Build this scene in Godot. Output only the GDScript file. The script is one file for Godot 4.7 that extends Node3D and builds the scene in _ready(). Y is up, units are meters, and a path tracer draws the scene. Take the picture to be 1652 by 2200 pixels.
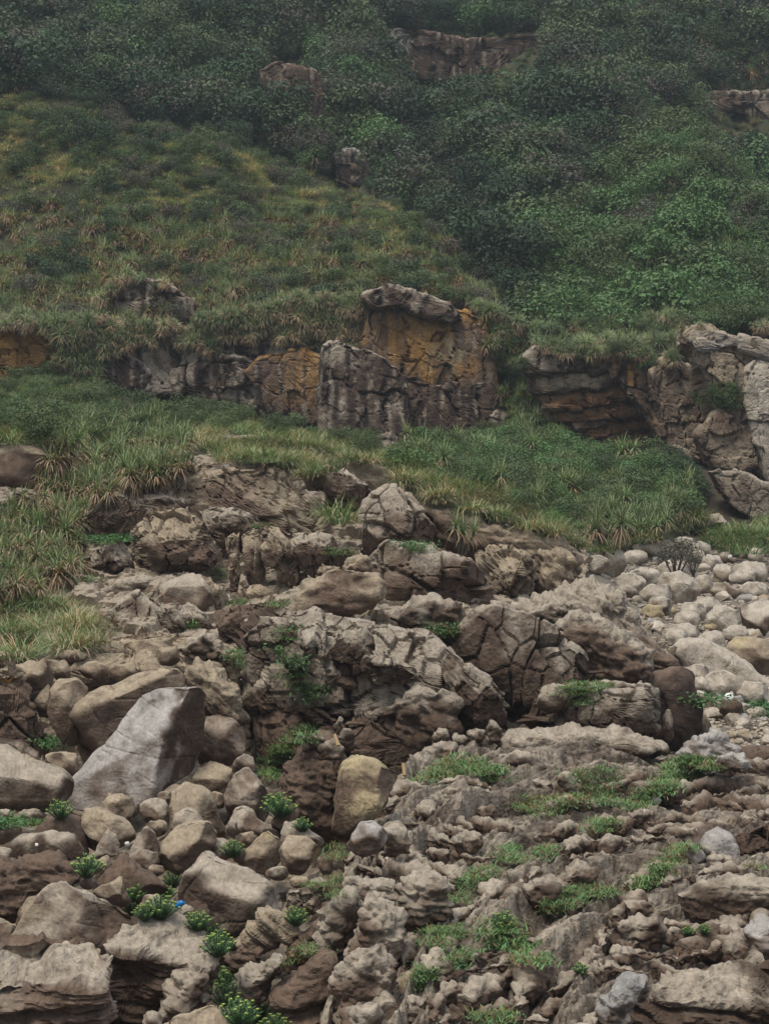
extends Node3D
# A rocky shore below a green hillside. All places are worked out on photograph coordinates (1652 x 2200) at a real distance in metres.

const F := 4105.0
const CX := 826.0
const CY := 1100.0
const EYE := 8.0
const SMOOTH := 0
const JOINTED := 1
const KNOBBY := 2
const LAYERED := 3
const CLIFF := 4

# real-world base colours (linear)
const PAL := {
	"pale": Color(0.345, 0.29, 0.228), "tan": Color(0.325, 0.26, 0.185), "brown": Color(0.142, 0.098, 0.072), "dark": Color(0.062, 0.044, 0.036),
	"grey": Color(0.36, 0.328, 0.30), "ochre": Color(0.36, 0.20, 0.066), "beach": Color(0.44, 0.38, 0.31), "umber": Color(0.088, 0.060, 0.044),
	"yellow": Color(0.38, 0.305, 0.185), "rust": Color(0.23, 0.125, 0.062), "bluegrey": Color(0.29, 0.272, 0.252), "soil": Color(0.07, 0.05, 0.035),
}

var nf := FastNoiseLite.new()
var ns := FastNoiseLite.new()
var nc := FastNoiseLite.new()
var nd := FastNoiseLite.new()
var nv := FastNoiseLite.new()
var mats := {}
var specs: Array[Dictionary] = []
var things := {}
var used := {}
var rng := RandomNumberGenerator.new()

# ---------- helpers: places ----------
func at(px: float, py: float, d: float) -> Vector3:
	return Vector3((px - CX) / F * d, EYE + (CY - py) / F * d, -d)

func to_px(p: Vector3) -> Vector2:
	var d := maxf(-p.z, 0.1)
	return Vector2(CX + p.x / d * F, CY - (p.y - EYE) / d * F)

func hash01(a: float) -> float:
	var v := sin(a * 12.9898 + 4.137) * 43758.5453
	return v - floorf(v)

func numbered(called: String) -> String:
	var n: int = used.get(called, 0)
	used[called] = n + 1
	return called if n == 0 else "%s_%03d" % [called, n]

func tag(o: Node, label: String, category: String, group := "", kind := "") -> void:
	if label: o.set_meta("label", label)
	if category: o.set_meta("category", category)
	if group: o.set_meta("group", group)
	if kind: o.set_meta("kind", kind)

func pts(text: String) -> PackedVector2Array:
	var out := PackedVector2Array()
	for w in text.split(" ", false):
		var c := w.split(",")
		out.append(Vector2(c[0].to_float(), c[1].to_float()))
	return out

# where a thing stands, told by the nearest landmarks: unique as far as landmarks go
var told := {}
func told_where(head: String, p: Vector2, marks: Array) -> String:
	var near := marks.duplicate()
	near.sort_custom(func(a, b): return Vector2(a[0], a[1]).distance_squared_to(p) < Vector2(b[0], b[1]).distance_squared_to(p))
	var best := ""
	for k in 5:
		var m: Array = near[k]
		var d := p - Vector2(m[0], m[1])
		var rel := "right of" if d.x > absf(d.y) else "left of" if -d.x > absf(d.y) else "below" if d.y > 0.0 else "above"
		for far in ["just ", "", "farther "]:
			var lim := d.length()
			if (far == "just " and lim > 60.0) or (far == "farther " and lim < 110.0): continue
			best = "%s %s%s the %s" % [head, far, rel, m[2]]
			if not told.has(best):
				told[best] = true
				return best
	for k in 4:
		best = "%s between the %s and the %s" % [head, near[k][2], near[k + 1][2]]
		if not told.has(best) and best.split(" ").size() <= 15:
			told[best] = true
			return best
	var m0: Array = near[0]
	return "%s close to the %s" % [head, m0[2]]

# ---------- ground: smooth surface through measured points ----------
class Ground:
	var x0: float
	var z0: float
	var step: float
	var nx: int
	var nz: int
	var h := PackedFloat32Array()
	var cx := PackedFloat32Array()
	var cz := PackedFloat32Array()
	var w := PackedFloat64Array()
	var poly := [0.0, 0.0, 0.0]
	func solve(p: Array, soft: float) -> void:
		var n := p.size()
		var m := n + 3
		var a := []
		for i in m:
			var row := PackedFloat64Array()
			row.resize(m + 1)
			a.append(row)
		for i in n:
			cx.append(p[i].x)
			cz.append(p[i].z)
			for j in n:
				var r2: float = (p[i].x - p[j].x) ** 2 + (p[i].z - p[j].z) ** 2
				a[i][j] = 0.5 * r2 * log(r2 + 1e-9) * 0.001 if i != j else soft
			a[i][n] = 1.0
			a[i][n + 1] = p[i].x
			a[i][n + 2] = p[i].z
			a[n][i] = 1.0
			a[n + 1][i] = p[i].x
			a[n + 2][i] = p[i].z
			a[i][m] = p[i].y
		for c in m:
			var best := c
			for r in range(c + 1, m):
				if absf(a[r][c]) > absf(a[best][c]): best = r
			var t = a[c]
			a[c] = a[best]
			a[best] = t
			var rc: PackedFloat64Array = a[c]
			for r in range(c + 1, m):
				var rr: PackedFloat64Array = a[r]
				var f := rr[c] / rc[c]
				if f != 0.0:
					for k in range(c, m + 1): rr[k] -= f * rc[k]
					a[r] = rr
		var x := PackedFloat64Array()
		x.resize(m)
		for c in range(m - 1, -1, -1):
			var s: float = a[c][m]
			for k in range(c + 1, m): s -= a[c][k] * x[k]
			x[c] = s / a[c][c]
		w = x.slice(0, n)
		poly = [x[n], x[n + 1], x[n + 2]]
	func raw(x: float, z: float) -> float:
		var s: float = poly[0] + poly[1] * x + poly[2] * z
		for i in cx.size():
			var dx := x - cx[i]
			var dz := z - cz[i]
			var r2 := dx * dx + dz * dz
			s += w[i] * 0.0005 * r2 * log(r2 + 1e-9)
		return s
	func row(j: int) -> PackedFloat32Array:
		var r := PackedFloat32Array()
		r.resize(nx)
		for i in nx: r[i] = raw(x0 + i * step, z0 + j * step)
		return r
	func height(x: float, z: float) -> float:
		var u := clampf((x - x0) / step, 0.0, nx - 1.001)
		var v := clampf((z - z0) / step, 0.0, nz - 1.001)
		var i := int(u)
		var j := int(v)
		u -= i
		v -= j
		var k := j * nx + i
		return lerpf(lerpf(h[k], h[k + 1], u), lerpf(h[k + nx], h[k + nx + 1], u), v)
	func along(px: float, py: float, near: float, far: float) -> float:
		var sx := (px - 826.0) / 4105.0
		var sy := (1100.0 - py) / 4105.0
		var d := near
		while d < far:
			if 8.0 + sy * d < height(sx * d, -d):
				var a := d - 0.5
				var b := d
				for k in 6:
					var m := (a + b) * 0.5
					if 8.0 + sy * m < height(sx * m, -m): b = m
					else: a = m
				return b
			d += 0.5
		return far

var low := Ground.new()
var hill := Ground.new()

func fill_row(j: int, g: Ground, out: Array) -> void:
	out[j] = g.row(j)

func prepare(g: Ground, text: String, x0: float, x1: float, z0: float, z1: float, step: float, soft: float, extra: Array = []) -> void:
	var p := []
	for t in text.split(" ", false):
		var c := t.split(",")
		p.append(at(c[0].to_float(), c[1].to_float(), c[2].to_float()))
	p.append_array(extra)
	g.solve(p, soft)
	g.x0 = x0
	g.z0 = z0
	g.step = step
	g.nx = int((x1 - x0) / step) + 1
	g.nz = int((z1 - z0) / step) + 1
	var rows := []
	rows.resize(g.nz)
	var id := WorkerThreadPool.add_group_task(fill_row.bind(g, rows), g.nz)
	WorkerThreadPool.wait_for_group_task_completion(id)
	for r in rows: g.h.append_array(r)
	if g == hill:
		for k in g.h.size(): g.h[k] += hill_lump(g.x0 + (k % g.nx) * g.step, g.z0 + (k / g.nx) * g.step)

# depth of the visible surface at a picture point: rocks already built, else ground
var zb := PackedFloat32Array()
const ZW := 540
const ZH := 600
func zcell(px: float, py: float) -> int:
	var i := int((px + 250.0) / 4.0)
	var j := int((py + 90.0) / 4.0)
	return -1 if i < 1 or j < 1 or i >= ZW - 1 or j >= ZH - 1 else j * ZW + i

func splat(v: PackedVector3Array, at0: Vector3) -> void:
	for p in v:
		var q := p + at0
		var s := to_px(q)
		var k := zcell(s.x, s.y)
		if k < 0: continue
		var d := -q.z
		if d < zb[k]: zb[k] = d
		if d < zb[k + 1]: zb[k + 1] = d
		if d < zb[k + ZW]: zb[k + ZW] = d

func ground_depth(px: float, py: float) -> float:
	var d := low.along(px, py, 18.0, 111.0)
	return d if d < 111.0 else hill.along(px, py, 106.0, 230.0)

func surface(px: float, py: float) -> float:
	var k := zcell(px, py)
	var d := ground_depth(px, py)
	return d if k < 0 else minf(d, zb[k])

# ---------- rocks ----------
func relief(style: int, q: Vector3, cs: float, sz: float, bed: Vector3) -> float:
	var d := 0.0
	match style:
		SMOOTH:
			d = nf.get_noise_3dv(q * (0.75 / sz)) * 0.15 * sz + nf.get_noise_3dv(q * 3.1) * 0.022
			var c := absf(ns.get_noise_3dv(q * (0.5 / sz) + Vector3(31, 7, 3)))
			if c < 0.03: d -= (1.0 - c / 0.03) * 0.045 * minf(sz, 1.0)
			var bl := absf(ns.get_noise_3d(q.x * 0.4 / sz + 9.0, q.dot(bed) * 2.2 / sz, q.z * 0.4 / sz))
			if bl < 0.06: d -= (1.0 - bl / 0.06) * 0.03 * sz
		JOINTED:
			var p := Vector3(q.x * bed.x, q.y * bed.y, q.z * bed.z) / cs
			var f := nd.get_noise_3dv(p) + 1.0
			var open := smoothstep(-0.35, 0.4, nf.get_noise_3dv(q * (0.45 / cs) + Vector3(70, 1, 6)))
			d = -(1.0 - smoothstep(0.0, 0.03 + 0.035 * open, f)) * 0.24 * cs * (0.15 + 0.85 * open) + nv.get_noise_3dv(p) * 0.11 * cs
			p *= 2.6
			f = nd.get_noise_3dv(p) + 1.0
			d += -(1.0 - smoothstep(0.0, 0.055, f)) * 0.075 * cs + nv.get_noise_3dv(p) * 0.04 * cs
			d += nf.get_noise_3dv(q * 1.1) * 0.07 + nf.get_noise_3dv(q * 6.0) * 0.025
		KNOBBY:
			var p := q / cs + bed * q.dot(bed) * (1.2 / cs)
			d = (0.42 - nc.get_noise_3dv(p) - 1.0) * 0.55 * cs
			d += (0.42 - nc.get_noise_3dv(p * 2.6 + Vector3(5, 9, 2)) - 1.0) * 0.2 * cs
			d += nf.get_noise_3dv(q * 0.9) * 0.16 + nf.get_noise_3dv(q * 7.0) * 0.02
			var t := ns.get_noise_3dv(q * (1.3 / cs))
			if t > 0.5: d -= (t - 0.5) * 0.55 * cs
		LAYERED:
			var s := q.dot(bed) + nf.get_noise_3dv(q * 0.55) * 0.22
			var v := ns.get_noise_3d(s / cs, q.x * 0.22, q.z * 0.22)
			d = v * 0.36 * cs + absf(ns.get_noise_3d(s / cs * 2.3, q.x * 0.35 + 40.0, q.z * 0.35)) * 0.16 * cs
			d += (0.42 - nc.get_noise_3dv(q * (0.9 / cs) + bed * q.dot(bed) * (1.8 / cs)) - 1.0) * 0.26 * cs
			d += nf.get_noise_3dv(q * 0.8) * 0.12 + nf.get_noise_3dv(q * 6.0) * 0.02
		CLIFF:
			# beds and upright joints that break the face into blocks
			var wob := nf.get_noise_3dv(q * 0.22)
			var v := q.y * bed.y / (cs * 0.75) + wob * 0.9 + q.x * 0.06
			var row := floorf(v)
			var u := q.x * bed.x / (cs * 0.8) + q.z * 0.5 / cs + hash01(row * 3.7) * 5.0 + nf.get_noise_3dv(q * 0.5 + Vector3(9, 2, 4)) * 0.5
			var col := floorf(u)
			var ex := minf(u - col, col + 1.0 - u) * cs * 0.8
			var ey := minf(v - row, row + 1.0 - v) * cs * 0.75
			var key := row * 17.3 + col * 5.1
			d = (hash01(key) - 0.5) * 0.24 * cs - (1.0 - smoothstep(0.0, 0.06, minf(ex, ey))) * 0.16 * cs * smoothstep(-0.4, 0.3, nf.get_noise_3dv(q * 0.4 + Vector3(70, 1, 6)))
			var p := Vector3(q.x * 1.1, q.y * 0.7, q.z) / (cs * 0.55)
			var f := nd.get_noise_3dv(p) + 1.0
			d += -(1.0 - smoothstep(0.0, 0.05, f)) * 0.05 * cs + nv.get_noise_3dv(p) * 0.03 * cs
			d += ns.get_noise_3d(q.x * 1.1, q.y * 0.13, q.z * 1.1) * 0.07 + nf.get_noise_3dv(q * 0.5) * 0.1 + nf.get_noise_3dv(q * 3.0) * 0.04
	return d

func tint(s: Dictionary, q: Vector3, w: Vector3, up: float, style: int, sz: float) -> Color:
	var ca: Color = s.ca
	var cb: Color = s.cb
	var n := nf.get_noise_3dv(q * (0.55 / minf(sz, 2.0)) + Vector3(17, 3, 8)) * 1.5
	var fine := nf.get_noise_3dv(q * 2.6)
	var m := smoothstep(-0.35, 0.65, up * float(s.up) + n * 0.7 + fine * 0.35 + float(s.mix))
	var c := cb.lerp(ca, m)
	if style == CLIFF:
		var drip := ns.get_noise_3d(q.x * 1.5, q.y * 0.16, q.z * 1.5) + fine * 0.5
		c = c.lerp(PAL.dark, smoothstep(0.0, 0.42, drip) * float(s.drip))
		var pale := ns.get_noise_3d(q.x * 2.3 + 50.0, q.y * 0.3, q.z * 2.3) + fine * 0.6
		c = c.lerp(PAL.pale, smoothstep(0.42, 0.7, pale) * 0.55 * float(s.drip))
	for k in s.spots:
		var o: Vector3 = (w - k[0]) / float(k[1])
		o.y /= float(k[3])
		var r := o.length() + fine * 0.6 + n * 0.25 + (ns.get_noise_3d(q.x * 1.9, q.y * 0.22, q.z * 1.9) * 0.4 if style == CLIFF else 0.0)
		if r < 1.0: c = c.lerp(k[2], smoothstep(1.0, 0.55, r))
	c = c * (1.0 + fine * 0.34 + nf.get_noise_3dv(q * 9.0) * 0.2)
	c.a = 1.0
	return c

func rock_arrays(s: Dictionary) -> void:
	var poly: PackedVector2Array = s.poly
	var np := poly.size()
	var area := 0.0
	var c := Vector2.ZERO
	var lo := poly[0]
	var hi := poly[0]
	for i in np:
		var a := poly[i]
		var b := poly[(i + 1) % np]
		var k := a.cross(b)
		area += k
		c += (a + b) * k
		lo = lo.min(a)
		hi = hi.max(a)
	c /= 3.0 * area
	var size := hi - lo
	var big := maxf(size.x, size.y)
	var small := minf(size.x, size.y)
	var D: float = s.D
	var m := D / F
	var T: float = small * 0.5 * m * float(s.tk)
	var TB := T * 1.1
	var sz := clampf(small * m * 0.6, 0.12, 2.2)
	# outline radius by direction
	var NR := 160
	var R := PackedFloat32Array()
	R.resize(NR)
	for i in NR:
		var th := TAU * i / NR
		var u := Vector2(cos(th), -sin(th))
		var far := 0.0
		for j in np:
			var a := poly[j] - c
			var e := poly[(j + 1) % np] - poly[j]
			var den := u.cross(e)
			if absf(den) < 1e-9: continue
			var t := a.cross(e) / den
			var v := a.cross(u) / den
			if t > 0.0 and v >= -0.0001 and v <= 1.0001: far = maxf(far, t)
		R[i] = maxf(far, 2.0) * m
	for k in int(s.round):
		var R2 := R.duplicate()
		for i in NR: R2[i] = (R[(i + NR - 1) % NR] + 2.0 * R[i] + R[(i + 1) % NR]) * 0.25
		R = R2
	# facets that cut the front
	var facets := []
	var seedv: float = s.seed
	for f in s.f:
		facets.append([(f[0] - c.x) * m, (c.y - f[1]) * m, f[2] * T, f[3], f[4], f[5]])
	if s.auto:
		var many := int(s.cuts)
		for k in many:
			var az := (k + hash01(seedv + k * 3.1) * 0.9) * TAU / many
			var el := lerpf(0.25, 1.25, hash01(seedv + k * 5.7))
			var l := Vector3(cos(az) * cos(el), sin(az) * cos(el), sin(el))
			var reach := sqrt(pow(size.x * 0.5 * m * l.x, 2.0) + pow(size.y * 0.5 * m * l.y, 2.0) + pow(T * l.z, 2.0))
			l *= reach * lerpf(0.74, 0.98, hash01(seedv + k * 8.3)) * (1.12 if not s.f.is_empty() else 1.0)
			var nn := Vector3(cos(az) * cos(el), sin(az) * cos(el), sin(el))
			facets.append([l.x, l.y, l.z, nn.x, nn.y, nn.z])
	var e: float = s.e
	var RIM := 0.85
	var n := clampi(int(big * 0.465 * 0.93 * float(s.dens)), 9, 170)
	var n2 := maxi(int(n * clampf(size.y / big, 0.5, 1.0)), 9)
	n = maxi(int(n * clampf(size.x / big, 0.5, 1.0)), 9)
	var N := n + 1
	var M := n2 + 1
	var base := PackedVector3Array()
	base.resize(N * M)
	var blend: float = float(s.bevel) * T
	for j in M:
		for i in N:
			var a := -1.0 + 2.0 * i / n
			var b := -1.0 + 2.0 * j / n2
			var r := 0.0
			var th := 0.0
			if absf(a) > absf(b):
				r = a
				th = PI / 4.0 * (b / a)
			elif b != 0.0:
				r = b
				th = PI / 2.0 - PI / 4.0 * (a / b)
			if r < 0.0:
				r = -r
				th += PI
			var ct := cos(th)
			var st := sin(th)
			var fi := fposmod(th / TAU, 1.0) * NR
			var i0 := int(fi) % NR
			var rr := lerpf(R[i0], R[(i0 + 1) % NR], fi - floorf(fi))
			var rho := 1.0
			var z := 0.0
			if r < RIM:
				rho = sin(r / RIM * PI / 2.0)
				z = T * pow(maxf(1.0 - pow(rho, 2.0 / e), 0.0), e * 0.5)
			else:
				var back := (r - RIM) / (1.0 - RIM) * PI * 0.42
				rho = cos(back)
				z = -TB * sin(back)
			var x := rr * rho * ct
			var y := rr * rho * st
			for f in facets:
				var zp: float = f[2] - (f[3] * (x - f[0]) + f[4] * (y - f[1])) / f[5]
				var h := clampf(0.5 + 0.5 * (zp - z) / blend, 0.0, 1.0)
				z = lerpf(zp, z, h) - blend * h * (1.0 - h)
			z = maxf(z, -TB * 1.6)
			base[j * N + i] = Vector3(x, y, z)
	# displaced along the base normal
	var style: int = s.style
	var cs: float = s.cs
	var bed: Vector3 = s.bed
	var P := PackedVector3Array()
	var C := PackedColorArray()
	P.resize(N * M + 1)
	C.resize(N * M + 1)
	var org := at(c.x, c.y, D)
	var off := Vector3(hash01(seedv) * 40.0, hash01(seedv + 1.0) * 40.0, hash01(seedv + 2.0) * 40.0) if s.own else Vector3.ZERO
	var amp: float = s.amp
	for j in M:
		var j0 := maxi(j - 1, 0) * N
		var j1 := mini(j + 1, n2) * N
		for i in N:
			var p := base[j * N + i]
			var du := base[j * N + mini(i + 1, n)] - base[j * N + maxi(i - 1, 0)]
			var dv := base[j1 + i] - base[j0 + i]
			var nn := du.cross(dv)
			nn = nn.normalized() if nn.length_squared() > 1e-16 else Vector3(0, 0, 1)
			var q := p + org + off
			P[j * N + i] = p + nn * (relief(style, q, cs, sz, bed) * amp)
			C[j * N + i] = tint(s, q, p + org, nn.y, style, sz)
	P[N * M] = Vector3(0, 0, -TB * 1.7)
	C[N * M] = s.cb
	var I := PackedInt32Array()
	I.resize(n * n2 * 6 + n * 6 + n2 * 6)
	var t := 0
	for j in n2:
		for i in n:
			var k := j * N + i
			I[t] = k
			I[t + 1] = k + N
			I[t + 2] = k + 1
			I[t + 3] = k + 1
			I[t + 4] = k + N
			I[t + 5] = k + N + 1
			t += 6
	var last := N * M
	for i in n:
		for pair in [[i, i + 1], [n2 * N + i + 1, n2 * N + i]]:
			I[t] = pair[0]
			I[t + 1] = pair[1]
			I[t + 2] = last
			t += 3
	for i in n2:
		for pair in [[(i + 1) * N, i * N], [i * N + n, (i + 1) * N + n]]:
			I[t] = pair[0]
			I[t + 1] = pair[1]
			I[t + 2] = last
			t += 3
	s.org = org
	s.arr = finish(P, C, I, N, N)
	if style != SMOOTH and style != KNOBBY: s.arr = sharp(s.arr)

func finish(P: PackedVector3Array, C: PackedColorArray, I: PackedInt32Array, nu: int, nvv: int) -> Array:
	var NN := PackedVector3Array()
	NN.resize(P.size())
	for k in range(0, I.size(), 3):
		var a := I[k]
		var b := I[k + 1]
		var c := I[k + 2]
		var f := (P[c] - P[a]).cross(P[b] - P[a])
		NN[a] += f
		NN[b] += f
		NN[c] += f
	for k in NN.size():
		NN[k] = NN[k].normalized() if NN[k].length_squared() > 1e-20 else Vector3.UP
	var arr := []
	arr.resize(Mesh.ARRAY_MAX)
	arr[Mesh.ARRAY_VERTEX] = P
	arr[Mesh.ARRAY_NORMAL] = NN
	arr[Mesh.ARRAY_COLOR] = C
	arr[Mesh.ARRAY_INDEX] = I
	return arr

# broken rock has sharp edges: every face gets its own corners
func sharp(arr: Array) -> Array:
	var P: PackedVector3Array = arr[Mesh.ARRAY_VERTEX]
	var C: PackedColorArray = arr[Mesh.ARRAY_COLOR]
	var I: PackedInt32Array = arr[Mesh.ARRAY_INDEX]
	var n := I.size()
	var V := PackedVector3Array()
	var N := PackedVector3Array()
	var K := PackedColorArray()
	V.resize(n)
	N.resize(n)
	K.resize(n)
	for k in range(0, n, 3):
		var a := P[I[k]]
		var b := P[I[k + 1]]
		var c := P[I[k + 2]]
		var f := (c - a).cross(b - a)
		f = f.normalized() if f.length_squared() > 1e-20 else Vector3.UP
		V[k] = a
		V[k + 1] = b
		V[k + 2] = c
		N[k] = f
		N[k + 1] = f
		N[k + 2] = f
		K[k] = C[I[k]]
		K[k + 1] = C[I[k + 1]]
		K[k + 2] = C[I[k + 2]]
	var out := []
	out.resize(Mesh.ARRAY_MAX)
	out[Mesh.ARRAY_VERTEX] = V
	out[Mesh.ARRAY_NORMAL] = N
	out[Mesh.ARRAY_COLOR] = K
	return out

# a rib: a lumpy tube along a line
func rib_arrays(s: Dictionary) -> void:
	var line: PackedVector2Array = s.poly
	var r: float = s.r
	var cv := Curve3D.new()
	var org := Vector3.ZERO
	var w := []
	w.append_array(s.get("world", []))
	for p in line:
		var d := low.along(p.x, p.y + r * 0.9, 18.0, 60.0) if s.D <= 0.0 else float(s.D)
		w.append(at(p.x, p.y, d))
	org = w[0]
	var m: float = -org.z / F
	var rad := r * m
	for i in w.size():
		var a: Vector3 = w[maxi(i - 1, 0)]
		var b: Vector3 = w[mini(i + 1, w.size() - 1)]
		cv.add_point(w[i] - org, (a - b) * 0.17, (b - a) * 0.17)
	var L := cv.get_baked_length()
	var nu := clampi(int((L + 2.0 * rad) / m * 0.465 * 0.75), 14, 150)
	var nvv := clampi(int(r * 0.465 * 3.4), 12, 60)
	var P := PackedVector3Array()
	var C := PackedColorArray()
	var off := Vector3(hash01(s.seed) * 9.0, 0, 0)
	for u in nu + 1:
		var t := float(u) / nu
		var dist := lerpf(-rad * 0.9, L + rad * 0.9, t)
		var c := cv.sample_baked(clampf(dist, 0.0, L))
		var ahead := cv.sample_baked(clampf(dist + 0.05, 0.0, L))
		var back := cv.sample_baked(clampf(dist - 0.05, 0.0, L))
		var tan := (ahead - back).normalized()
		c += tan * (minf(dist, 0.0) + maxf(dist - L, 0.0))
		var side := tan.cross(Vector3.UP).normalized()
		var up := side.cross(tan).normalized()
		var ends := sqrt(clampf(1.0 - pow(absf(2.0 * t - 1.0), 6.0), 0.0, 1.0))
		var wob := maxf(0.6, 0.97 + nf.get_noise_3dv((c + org) * (0.4 / (rad + 0.05))) * 0.45 + ns.get_noise_3dv((c + org) * 0.9) * 0.25)
		for v in nvv:
			var th := TAU * v / nvv
			var nn := side * cos(th) + up * sin(th)
			var rr := rad * ends * wob
			var p := c + side * (cos(th) * rr * 1.15) + up * (sin(th) * rr * (0.95 if sin(th) > 0.0 else 1.6))
			var q := p + org + off
			p += nn * (relief(int(s.style), q, float(s.cs), 0.5, s.bed) * float(s.amp) * (0.3 + 0.7 * ends))
			P.append(p)
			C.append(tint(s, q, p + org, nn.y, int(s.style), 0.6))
	var I := PackedInt32Array()
	for u in nu:
		for v in nvv:
			var a := u * nvv + v
			var b := u * nvv + (v + 1) % nvv
			I.append_array([a, a + nvv, b, b, a + nvv, b + nvv])
	s.org = org
	s.arr = finish(P, C, I, 0, 0)

func build_one(k: int) -> void:
	if specs[k].kind == "rib": rib_arrays(specs[k])
	else: rock_arrays(specs[k])

func look(s: Dictionary, colours: String, o: Dictionary) -> void:
	var two := colours.split("/")
	s.ca = o.get("ca", PAL[two[0]])
	s.cb = o.get("cb", PAL[two[-1]])
	s.up = o.get("up", 0.95)
	s.mix = float(o.get("mix", 0.0)) - (0.0 if s.style == JOINTED or s.style == CLIFF else 0.08)
	s.drip = o.get("drip", 1.0)
	s.amp = o.get("amp", 1.0)
	s.bed = o.get("bed", Vector3(1, 1, 1) if s.style in [JOINTED, CLIFF] else Vector3(0.15, 0.97, 0.2).normalized() if s.style != KNOBBY else Vector3(0.1, 0.8, 0.2))
	s.spots = []
	for k in o.get("spots", []): s.spots.append([at(k[0], k[1], s.D), k[2] / F * s.D, PAL[k[3]], k[4] if k.size() > 4 else 1.0])
	s.par = o.get("in", "")
	s.grp = o.get("grp", "")
	s.mat = o.get("mat", ["rock_smooth", "rock_rough", "rock_rough", "rock_rough", "rock_cliff"][s.style])

# a rock: name, label, category, depth in metres (0: where it stands on the ground), style, colours, outline
func R(called: String, label: String, category: String, d: float, style: int, colours: String, outline: String, o := {}) -> void:
	var s := {"kind": "rock", "name": called, "label": label, "cat": category, "style": style, "D": d, "poly": pts(outline), "seed": float(specs.size()) * 1.37 + 0.5}
	s.tk = o.get("tk", 0.9)
	s.e = o.get("e", [0.62, 0.45, 0.7, 0.5, 0.26][style])
	s.f = o.get("f", [])
	s.auto = o.get("auto", style in [SMOOTH, JOINTED])
	s.cuts = o.get("cuts", [8, 9, 0, 0, 4][style])
	s.bevel = o.get("bevel", [0.055, 0.03, 0.1, 0.05, 0.03][style])
	s.round = o.get("round", 3 if style == SMOOTH else 2)
	s.dens = o.get("dens", 1.0)
	s.own = o.get("own", true)
	s.cs = o.get("cs", [0.5, 0.8, 0.26, 0.28, 1.6][style])
	if d <= 0.0:
		var y1 := -1e9
		var mx := 0.0
		var y0 := 1e9
		for p in s.poly:
			y1 = maxf(y1, p.y)
			y0 = minf(y0, p.y)
			mx += p.x / s.poly.size()
		s.D = low.along(mx, y1 - (y1 - y0) * 0.12, 18.0, 111.0) + float(o.get("back", 0.0))
	look(s, colours, o)
	specs.append(s)

func rib(line: String, r: float, o := {}) -> void:
	var s := {"kind": "rib", "name": "rock_rib", "label": "", "cat": "", "style": o.get("style", KNOBBY), "D": o.get("D", 0.0), "poly": pts(line), "r": r, "seed": float(specs.size()) * 1.37 + 0.5}
	s.cs = o.get("cs", 0.17)
	look(s, o.get("col", "pale/brown"), o)
	s.par = o.get("in", "platform")
	s.world = o.get("world", [])
	specs.append(s)

# a boulder by its box, with an uneven outline of its own
func B(x0: float, y0: float, x1: float, y1: float, colours: String, label: String, o := {}) -> void:
	var t := ""
	var k0 := x0 * 0.37 + y0 * 0.91
	var n := 9
	for i in n:
		var th := TAU * (i + (hash01(k0 + i) - 0.5) * 0.6) / n
		var c := cos(th)
		var s := sin(th)
		var sq := pow(pow(absf(c), 2.6) + pow(absf(s), 2.6), -1.0 / 2.6)
		sq *= 0.93 + 0.14 * hash01(k0 * 1.7 + i * 2.3)
		t += "%.1f,%.1f " % [(x0 + x1) / 2 + c * sq * (x1 - x0) / 2, (y0 + y1) / 2 + s * sq * (y1 - y0) / 2]
	R(o.get("name", "boulder"), label, o.get("cat", "boulder"), o.get("D", 0.0), SMOOTH, colours, t, o)

# a thing that holds parts
func holder(key: String, called: String, label: String, category: String, where: Vector3, group := "", kind := "") -> Node3D:
	var o := Node3D.new()
	o.name = numbered(called)
	add_child(o, true)
	o.position = where
	tag(o, label, category, group, kind)
	things[key] = o
	return o

func place_specs(from: int) -> void:
	var n := specs.size() - from
	var id := WorkerThreadPool.add_group_task(func(k: int): build_one(from + k), n)
	WorkerThreadPool.wait_for_group_task_completion(id)
	for k in range(from, specs.size()):
		var s := specs[k]
		var me := ArrayMesh.new()
		me.add_surface_from_arrays(Mesh.PRIMITIVE_TRIANGLES, s.arr)
		me.surface_set_material(0, mats[s.mat])
		var o := MeshInstance3D.new()
		o.mesh = me
		if s.par:
			var t: Node3D = things[s.par]
			o.name = s.name
			o.position = s.org - t.position
			if s.label: o.set_meta("label", s.label)
			t.add_child(o, true)
		else:
			o.name = numbered(s.name)
			o.position = s.org
			tag(o, s.label, s.cat, s.grp)
			add_child(o, true)
		splat(s.arr[Mesh.ARRAY_VERTEX], s.org)
		s.erase("arr")

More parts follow.
